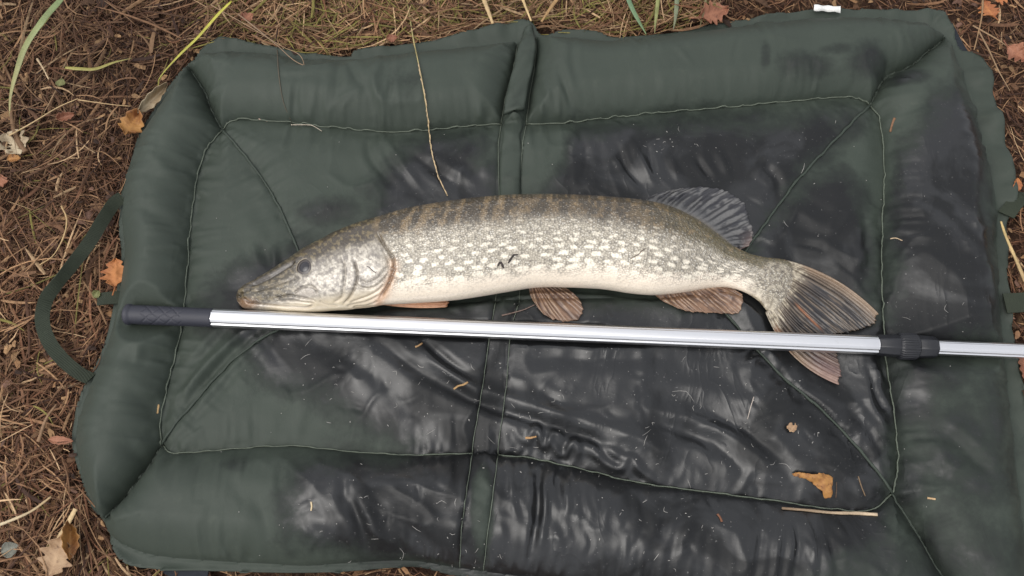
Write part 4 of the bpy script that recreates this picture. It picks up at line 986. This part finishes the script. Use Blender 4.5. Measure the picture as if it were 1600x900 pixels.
stalk('dry_stalk', 'thick pale straw lying on the litter near the curled tan oak leaf', 'straw', [(-12,824),(20,812),(50,798),(80,776)], [.024,.026,.026,.024], .0019, PALE, TAN, seed=6, taper=(1, .7))
stalk('dry_stalk', 'short flat pale straw pointing at the orange folded leaf by the mat', 'straw', [(118,795),(106,818),(92,842)], [.024,.024,.022], .0036, lin(196, 170, 128), seed=7, flat=.35, taper=(.8, 1))
stalk('dry_stalk', 'stout yellow straw resting against the right flange of the mat', 'straw', [(1564,346),(1572,370),(1586,402),(1602,440)], [.024,.026,.024,.02], .0026, lin(206, 180, 124), TAN, seed=8, flat=.5, taper=(.6, 1))
stalk('dry_stalk', 'brown stick half buried in litter below the carrying strap', 'stick', [(60,690),(72,655),(88,632)], [.018,.022,.02], .0024, lin(132, 104, 78), seed=9)
stalk('dry_stalk', 'grey brown stick running up beside the pale torn leaf', 'stick', [(40,238),(26,215),(18,182),(20,160)], [.016,.02,.02,.014], .0040, lin(124, 96, 70), lin(110, 84, 60), seed=10)
stalk('dry_stalk', 'long thin pale straw slanting over litter above the pale torn leaf', 'straw', [(14,212),(50,192),(90,168),(122,154)], [.026,.028,.028,.022], .0011, lin(190, 164, 122), seed=11)
stalk('dry_stalk', 'thin straw running level towards the brown curled leaf', 'straw', [(122,156),(150,160),(180,164),(204,166)], [.022,.024,.024,.02], .0009, lin(180, 152, 112), seed=12)
stalk('dry_stalk', 'pale straw standing over litter above the small orange leaf scrap', 'straw', [(58,92),(68,108),(76,124)], [.024,.026,.022], .0016, lin(196, 172, 138), seed=13)
stalk('dry_stalk', 'wide pale straw meeting the top flange left of the fold', 'straw', [(752,-12),(762,15),(770,37)], [.026,.026,.022], .0040, lin(184, 158, 118), seed=14, flat=.35)
stalk('dry_stalk', 'pale straw leaning towards the fold flap at the top edge', 'straw', [(812,-14),(821,10),(830,33)], [.03,.03,.026], .0026, lin(190, 164, 120), seed=15, flat=.5)
stalk('dry_stalk', 'broad brown straw slanting away from the fold flap', 'straw', [(880,-14),(862,10),(846,34)], [.028,.026,.02], .0034, lin(158, 126, 86), seed=16, flat=.45)
stalk('dry_stalk', 'brown straw dropping from the yellow oak leaf beside the mat corner', 'straw', [(1536,-10),(1534,25),(1527,58),(1522,78)], [.028,.028,.026,.02], .0015, lin(140, 112, 82), seed=17)
stalk('dry_stalk', 'long straw slanting from the mat corner towards the rusty curled leaf', 'straw', [(1520,40),(1545,54),(1565,66),(1582,80)], [.022,.024,.024,.022], .0014, lin(150, 122, 92), seed=18)
stalk('dry_stalk', 'straw running down past the right corner of the mat', 'straw', [(1530,50),(1546,80),(1560,110),(1578,142)], [.022,.026,.026,.02], .0013, lin(142, 116, 88), seed=19)
stalk('dry_stalk', 'straw arc curving over litter inside the loop of the carrying strap side', 'straw', [(96,322),(104,342),(100,368),(84,398),(62,414)], [.024,.03,.032,.03,.022], .0012, lin(184, 156, 112), seed=20)
# on the mat
stalk('dry_stalk', 'split dark and pale straw lying across the lower right corner seam', 'straw', [(1222,794),(1260,797),(1300,801),(1340,802),(1371,804)], None, .0020, lin(120, 100, 80), lin(196, 176, 148), rest=.0022, seed=21, taper=(.7, 1.1))
stalk('twig', 'thin dark twig poking out from under the pelvic fin', 'twig', [(784,493),(800,489),(818,484),(836,476)], None, .0010, lin(118, 100, 92), rest=.0016, seed=22)
for k, (lab, pts, r_1, c_) in enumerate([
  ('short golden straw chip on wet cloth left of the centre strip', [(709,608),(716,603),(724,601),(731,597)], .0017, lin(168, 136, 94)),
  ('tiny golden chip below the pole on wet cloth', [(649,542),(654,540),(660,536)], .0016, lin(160, 128, 90)),
  ('small orange straw chip by the bottom seam right of the centre strip', [(821,684),(829,684),(838,682)], .0017, lin(170, 134, 92)),
  ('reddish brown chip on the lower bolster below the oak leaf fragment', [(1121,803),(1125,808),(1128,815)], .0018, lin(124, 84, 62)),
  ('brown leaf sliver on the right bolster beside the corner seam', [(1398,184),(1394,195),(1391,206)], .0022, lin(122, 90, 66)),
  ('pale chip on the right bolster beyond the corner welt', [(1449,778),(1456,779),(1462,780)], .0015, lin(190, 160, 122)),
  ('small tan chip beside the left inner seam', [(248,632),(247,639),(246,646)], .0015, lin(178, 148, 104)),
  ('tiny pale chip on the dry lower left bolster', [(486,784),(487,791),(486,798)], .0013, lin(206, 186, 150)),
  ('small white and red fleck on the top left seam', [(405,186),(411,187),(418,189)], .0015, lin(226, 196, 180)),
  ('pale curved straw bit on the right bolster above the pole lock', [(1391,373),(1400,372),(1410,376)], .0010, lin(200, 176, 146)),
  ('dark twig bit standing beside the oak leaf fragment', [(1307,753),(1307,766),(1306,778)], .0008, lin(90, 72, 58)),
  ('thin twig bit between the oak leaf fragment and the corner welt', [(1341,744),(1346,760),(1352,775)], .0010, lin(120, 100, 78)),
  ('long pale hair of straw on wet cloth below the tail', [(1178,620),(1173,636),(1168,655)], .0007, lin(170, 160, 150))]):
    stalk('straw_chip', lab, 'straw chip', pts, None, r_1, c_, rest=r_1*.55, n=10, seed=30+k, flat=.5, taper=(.8, .7))
# clinging scraps on the fish
def scrap(label, pts, c, r):
    p = np.array([on_fish(u, v, .0006)[0] for u, v in smooth_line(pts, n=8)]); v_, f_ = tube(p, r*np.array([.5, .9, 1.2, 1, .9, 1.1, .8, .4]), 6, .6)
    tag(mesh_obj('plant_scrap', v_, f_, M_straw, attrs=vc(v_, c, 3)), label, 'plant scrap')
scrap('dark forked plant scrap stuck on the middle of the fish flank', [(794,411),(799,402),(804,398),(809,398)], lin(58, 52, 50), .0012)
scrap('dark little plant scrap left of the forked scrap on the fish flank', [(777,415),(783,410),(786,417),(788,419)], lin(56, 50, 48), .0013)
scrap('thin brown needle stuck on the flank ahead of the anal fin', [(985,404),(993,399),(1001,394),(1008,389)], lin(110, 96, 84), .0005)
scrap('tiny dark needle stuck on the gill cover', [(573,416),(579,420),(584,424),(588,427)], lin(90, 86, 84), .0005)

# leaves
def leaf_mesh(L, Wd, lobes, curl, seed, ns=46, nw=15, fold=0.0, tear=0.0):
    s = np.linspace(0, 1, ns); w_ = Wd*.5*np.sin(np.pi*np.clip(s, .02, .985)**.8)**.7*(1+lobes*np.cos(s*2*np.pi*4.2+seed)*sm(.05, .25, s))
    w2 = Wd*.5*np.sin(np.pi*np.clip(s, .02, .985)**.8)**.7*(1+lobes*np.cos(s*2*np.pi*4.0+seed*1.7+1)*sm(.05, .25, s))
    t = np.linspace(-1, 1, nw); T_, S_ = np.meshgrid(t, s)
    yy = np.where(T_ < 0, T_*w_[:, None], T_*w2[:, None]); xx = (S_-.5)*L+.10*L*np.abs(T_)*(1-S_)*.6
    zz = curl*Wd*(np.abs(T_)**2)*(.6+.5*np.sin(S_*5+seed))+.10*L*curl*np.sin(S_*3+seed)+.10*Wd*(fbm(S_*4+seed, T_*2, 800+seed, 3)-.5)
    vein = np.exp(-(np.abs(T_)*nw/2.2)**2)+.6*np.exp(-((((S_*9-np.abs(T_)*1.6) % 1)-.5)/.10)**2)*(np.abs(T_) > .08)
    zz += .0012*vein*0.5
    if fold: zz += fold*Wd*np.maximum(0, T_)**1.3; yy = np.where(T_ > 0, yy*(1-.5*fold), yy)
    zz -= zz.min()
    keepv = np.ones(len(S_.ravel()), bool)
    if tear: keepv = (fbm(S_*5+seed, T_*2.2+3, 820+seed, 2) > tear).ravel() | (np.abs(T_).ravel() < .15)
    F_ = grid_faces(ns, nw); F_ = F_[keepv[F_].all(1)]
    return np.stack([xx, yy, zz], -1).reshape(-1, 3), F_, vein.ravel()
LM = dict(orange=mat_leaf('leaf_orange', lin(204, 128, 58), lin(176, 100, 50), lin(112, 66, 40)), amber=mat_leaf('leaf_amber', lin(196, 138, 58), lin(150, 92, 44), lin(96, 62, 38)),
  tan=mat_leaf('leaf_tan', lin(196, 160, 118), lin(172, 134, 96), lin(128, 96, 68)), pale=mat_leaf('leaf_pale', lin(206, 186, 150), lin(180, 154, 116), lin(120, 92, 66)),
  rust=mat_leaf('leaf_rust', lin(178, 116, 82), lin(150, 92, 64), lin(98, 62, 46)), green=mat_leaf('leaf_green', lin(136, 138, 78), lin(112, 112, 66), lin(84, 72, 46)), grey=mat_leaf('leaf_grey', lin(136, 136, 122), lin(112, 112, 100), lin(84, 80, 68)))
def leaf(label, u, v, z, L, Wd, ang, m, lobes=.28, curl=.18, seed=1, tilt=(0, 0), fold=0., tear=0., name='oak_leaf', stem=True, onmat=False):
    V_, F_, ve = leaf_mesh(L, Wd, lobes, curl, seed, fold=fold, tear=tear)
    c = on_mat(u, v, .0006) if onmat else P(u, v, z)
    R_ = Matrix.Rotation(ang, 3, 'Z') @ Matrix.Rotation(tilt[0], 3, 'X') @ Matrix.Rotation(tilt[1], 3, 'Y')
    V_ = V_ @ np.array(R_).T+c
    if onmat: V_[:, 2] = np.maximum(V_[:, 2]*.5+.5*(mz(V_[:, 0], V_[:, 1])+.001), mz(V_[:, 0], V_[:, 1])+.0008)
    o = mesh_obj(name, V_, F_, LM[m], attrs={'vein': ('FLOAT', ve)}); so = o.modifiers.new('thickness', 'SOLIDIFY'); so.thickness = .0005; so.offset = 0
    if stem:
        i0 = V_[7]; dr = np.array(R_ @ Vector((-1, .15, .05))); p = np.array([i0+dr*f*L*.28+np.array([0, 0, .002*f]) for f in np.linspace(-.25, 1, 7)])
        if onmat: p[:, 2] = mz(p[:, 0], p[:, 1])+.001
        v_, f_ = tube(p, .0009, 6); mesh_obj('stem', v_, f_, LM[m], o, attrs={'vein': ('FLOAT', np.zeros(len(v_)))})
    return tag(o, label, 'leaf')
D = math.radians
leaf('bright orange oak leaf tucked against the mat between strap and pole grip', 181, 428, .016, .042, .030, D(100), 'orange', .3, .16, 2, (.15, .1))
leaf('brown and amber curled leaf touching the upper left side of the mat', 206, 196, .018, .038, .030, D(70), 'amber', .15, .45, 3, (.3, .2), name='dry_leaf', stem=False)
leaf('pale papery curled leaf at the upper left corner of the mat', 238, 156, .018, .056, .017, D(52), 'pale', .12, .5, 4, (.5, .1), fold=.5, name='dry_leaf', stem=False)
leaf('pale torn leaf with a yellow spot beside the grey brown stick', 22, 226, .016, .042, .036, D(130), 'pale', .2, .25, 5, (.2, .1), tear=.30, name='dry_leaf', stem=False)
leaf('small amber leaf scrap under the pale torn leaf', 22, 248, .016, .017, .012, D(10), 'amber', .1, .3, 6, (.1, .1), name='dry_leaf', stem=False)
leaf('small orange leaf scrap lying alone on brown litter', 103, 183, .020, .023, .012, D(25), 'rust', .15, .35, 7, (.3, .1), fold=.3, name='dry_leaf', stem=False)
leaf('small round yellow green leaf lying in brown litter', 95, 130, .016, .014, .013, D(80), 'green', .03, .15, 8, (.1, .1), name='small_leaf', stem=False)
leaf('small orange leaf scrap at the litter below the pale torn leaf', 2, 285, .016, .02, .018, D(120), 'rust', .1, .3, 9, (.2, .1), name='dry_leaf', stem=False)
leaf('tan lobed oak leaf lying near the lower left corner of the mat', 90, 868, .020, .048, .034, D(75), 'tan', .28, .16, 10, (.1, -.1))
leaf('narrow orange folded leaf beside the tan lobed oak leaf', 109, 848, .022, .040, .020, D(100), 'amber', .12, .45, 11, (.4, .2), fold=.7, name='dry_leaf', stem=False)
leaf('round grey green leaf lying in litter beside the tan oak leaf', 16, 858, .020, .020, .018, D(20), 'grey', .03, .2, 12, (.2, .1), name='small_leaf', stem=False)
leaf('flat reddish bark strip against the left edge of the mat', 95, 688, .016, .030, .010, D(-4), 'rust', .06, .2, 13, (.1, .05), name='bark_strip', stem=False)
leaf('rusty curled oak leaf behind the top edge of the mat', 1112, 22, .022, .052, .030, D(22), 'rust', .26, .3, 14, (.35, .1))
leaf('yellow orange lobed oak leaf above the right corner of the mat', 1544, 16, .020, .030, .030, D(110), 'orange', .3, .12, 15, (.1, .1))
leaf('orange oak leaf half above the yellow orange leaf', 1562, -6, .020, .030, .024, D(20), 'orange', .25, .2, 16, (.2, .1))
leaf('rusty curled leaf on litter beyond the right corner straws', 1588, 84, .022, .034, .026, D(-40), 'rust', .25, .35, 17, (.3, .2))
leaf('orange leaf scrap between the right flange and the far strap', 1587, 290, .014, .024, .012, D(65), 'orange', .1, .3, 18, (.2, .1), name='dry_leaf', stem=False)
leaf('orange leaf under the pole end at the right edge of the mat', 1601, 578, .014, .042, .020, D(85), 'rust', .15, .25, 19, (.1, .1), name='dry_leaf', stem=False)
leaf('small brown leaf in the straw above the hair thin straw', 386, 28, .024, .020, .016, D(40), 'rust', .2, .3, 20, (.2, .1), name='dry_leaf', stem=False)
leaf('small red brown leaf tucked under the top flange by the seed stalk', 612, 60, .018, .016, .012, D(10), 'rust', .15, .3, 21, (.2, .1), name='dry_leaf', stem=False)
def scrap_leaf(name, label, outline, m, hgt, seed, n=26):
    o = smooth_line(np.array(outline+outline[:1], float), n=60)[:-1]; o = o+1.6*(np.stack([vn(np.arange(len(o))*.7, 0*np.arange(len(o)), seed+60), vn(np.arange(len(o))*.7, 0*np.arange(len(o))+5, seed+61)], -1)-.5)*2; a, b_ = o.min(0), o.max(0)
    gu, gv = np.meshgrid(np.linspace(a[0], b_[0], n), np.linspace(a[1], b_[1], n), indexing='ij'); gu, gv = gu.ravel(), gv.ravel()
    d, _, fx, fy = dist_poly(gu, gv, np.vstack([o, o[:1]])); ins = inside(gu, gv, o); st = .6*max(b_-a)/n
    sn = d < st; gu = np.where(sn, fx, gu); gv = np.where(sn, fy, gv); ok = ins | sn
    F_ = grid_faces(n, n); F_ = F_[ok[F_].all(1)]
    u_, inv = np.unique(F_, return_inverse=True); gu, gv, d = gu[u_], gv[u_], d[u_]
    W = on_mat(gu, gv, .0012); W[:, 2] += hgt*fbm(gu/14, gv/14, 850+seed, 3)
    ve = np.exp(-((((gu*.8+gv*.6)/11 % 1)-.5)/.09)**2)
    ob_ = mesh_obj(name, W, inv.reshape(-1, 4), LM[m], attrs={'vein': ('FLOAT', ve)}); so = ob_.modifiers.new('thickness', 'SOLIDIFY'); so.thickness = .0006
    return tag(ob_, label, 'leaf')
scrap_leaf('oak_leaf', 'torn orange brown oak leaf fragment on wet cloth by the corner seam', [(1235,740),(1249,738),(1264,742),(1280,740),(1296,743),(1300,752),(1298,764),(1296,777),(1286,779),(1280,768),(1272,758),(1260,750),(1246,747)], 'amber', .009, 1)
scrap_leaf('dry_leaf', 'crumpled brown leaf crumb on wet cloth beside the lower right welt', [(1228,668),(1233,661),(1238,664),(1242,662),(1243,670),(1238,676),(1232,674)], 'tan', .006, 2, 14)
leaf('small yellow leaf scrap at the end of the left webbing tab', 151, 460, .018, .011, .010, D(60), 'green', .1, .3, 24, (.3, .1), name='small_leaf', stem=False)

# dried slime threads and pale flecks on the wet cloth
R3 = np.random.default_rng(5)
Vs, Fs, o_ = [], [], 0
cl_ = [(730,600,60),(880,640,50),(780,680,60),(700,850,50),(1060,640,60),(1130,620,60),(960,800,70),(640,590,80),(900,470,60),(1100,850,70),(1440,480,40),(560,820,60),(1250,690,60),(1200,300,80),(500,560,50),(1040,215,25)]
for k in range(360):
    cu, cv, sg_ = cl_[R3.integers(len(cl_))]; u, v = R3.normal(cu, sg_), R3.normal(cv, sg_*.8)
    if k > 230: u, v = R3.uniform(310, 1530), R3.uniform(195, 880)
    if not (300 < u < 1540 and 190 < v < 890): continue
    c = P(u, v, .025)
    if inside(np.array([c[0]]), np.array([c[1]]), body_poly)[0] or abs(v-float(pole_v(u))) < 22: continue
    a = R3.uniform(0, 6.28); L = (R3.exponential(4.5)+1.5) if k <= 230 else R3.uniform(1, 2); b_ = R3.normal(0, .8)
    pts = np.array([(u, v), (u+L*.5*math.cos(a), v+L*.5*math.sin(a)), (u+L*.5*math.cos(a)+L*.5*math.cos(a+b_), v+L*.5*math.sin(a)+L*.5*math.sin(a+b_))])
    pts = catmull(pts, 5); p = on_mat(pts[:, 0], pts[:, 1], .0004); r = R3.uniform(.00018, .00038)*(1.7 if L < 4 else 1)
    v_, f_ = tube(p, r*np.array([.6, 1, 1.1, .9, .4]), 5, .6, cap=False); Vs.append(v_); Fs.append(f_+o_); o_ += len(v_)
M_slime = mat_simple('dried_slime', lin(150, 147, 142), .4, var=.3, scale=300)
tag(mesh_obj('slime_flecks', np.vstack(Vs), np.vstack(Fs), M_slime), 'pale threads and flecks of fish slime on the wet cloth', 'flecks', kind='stuff')
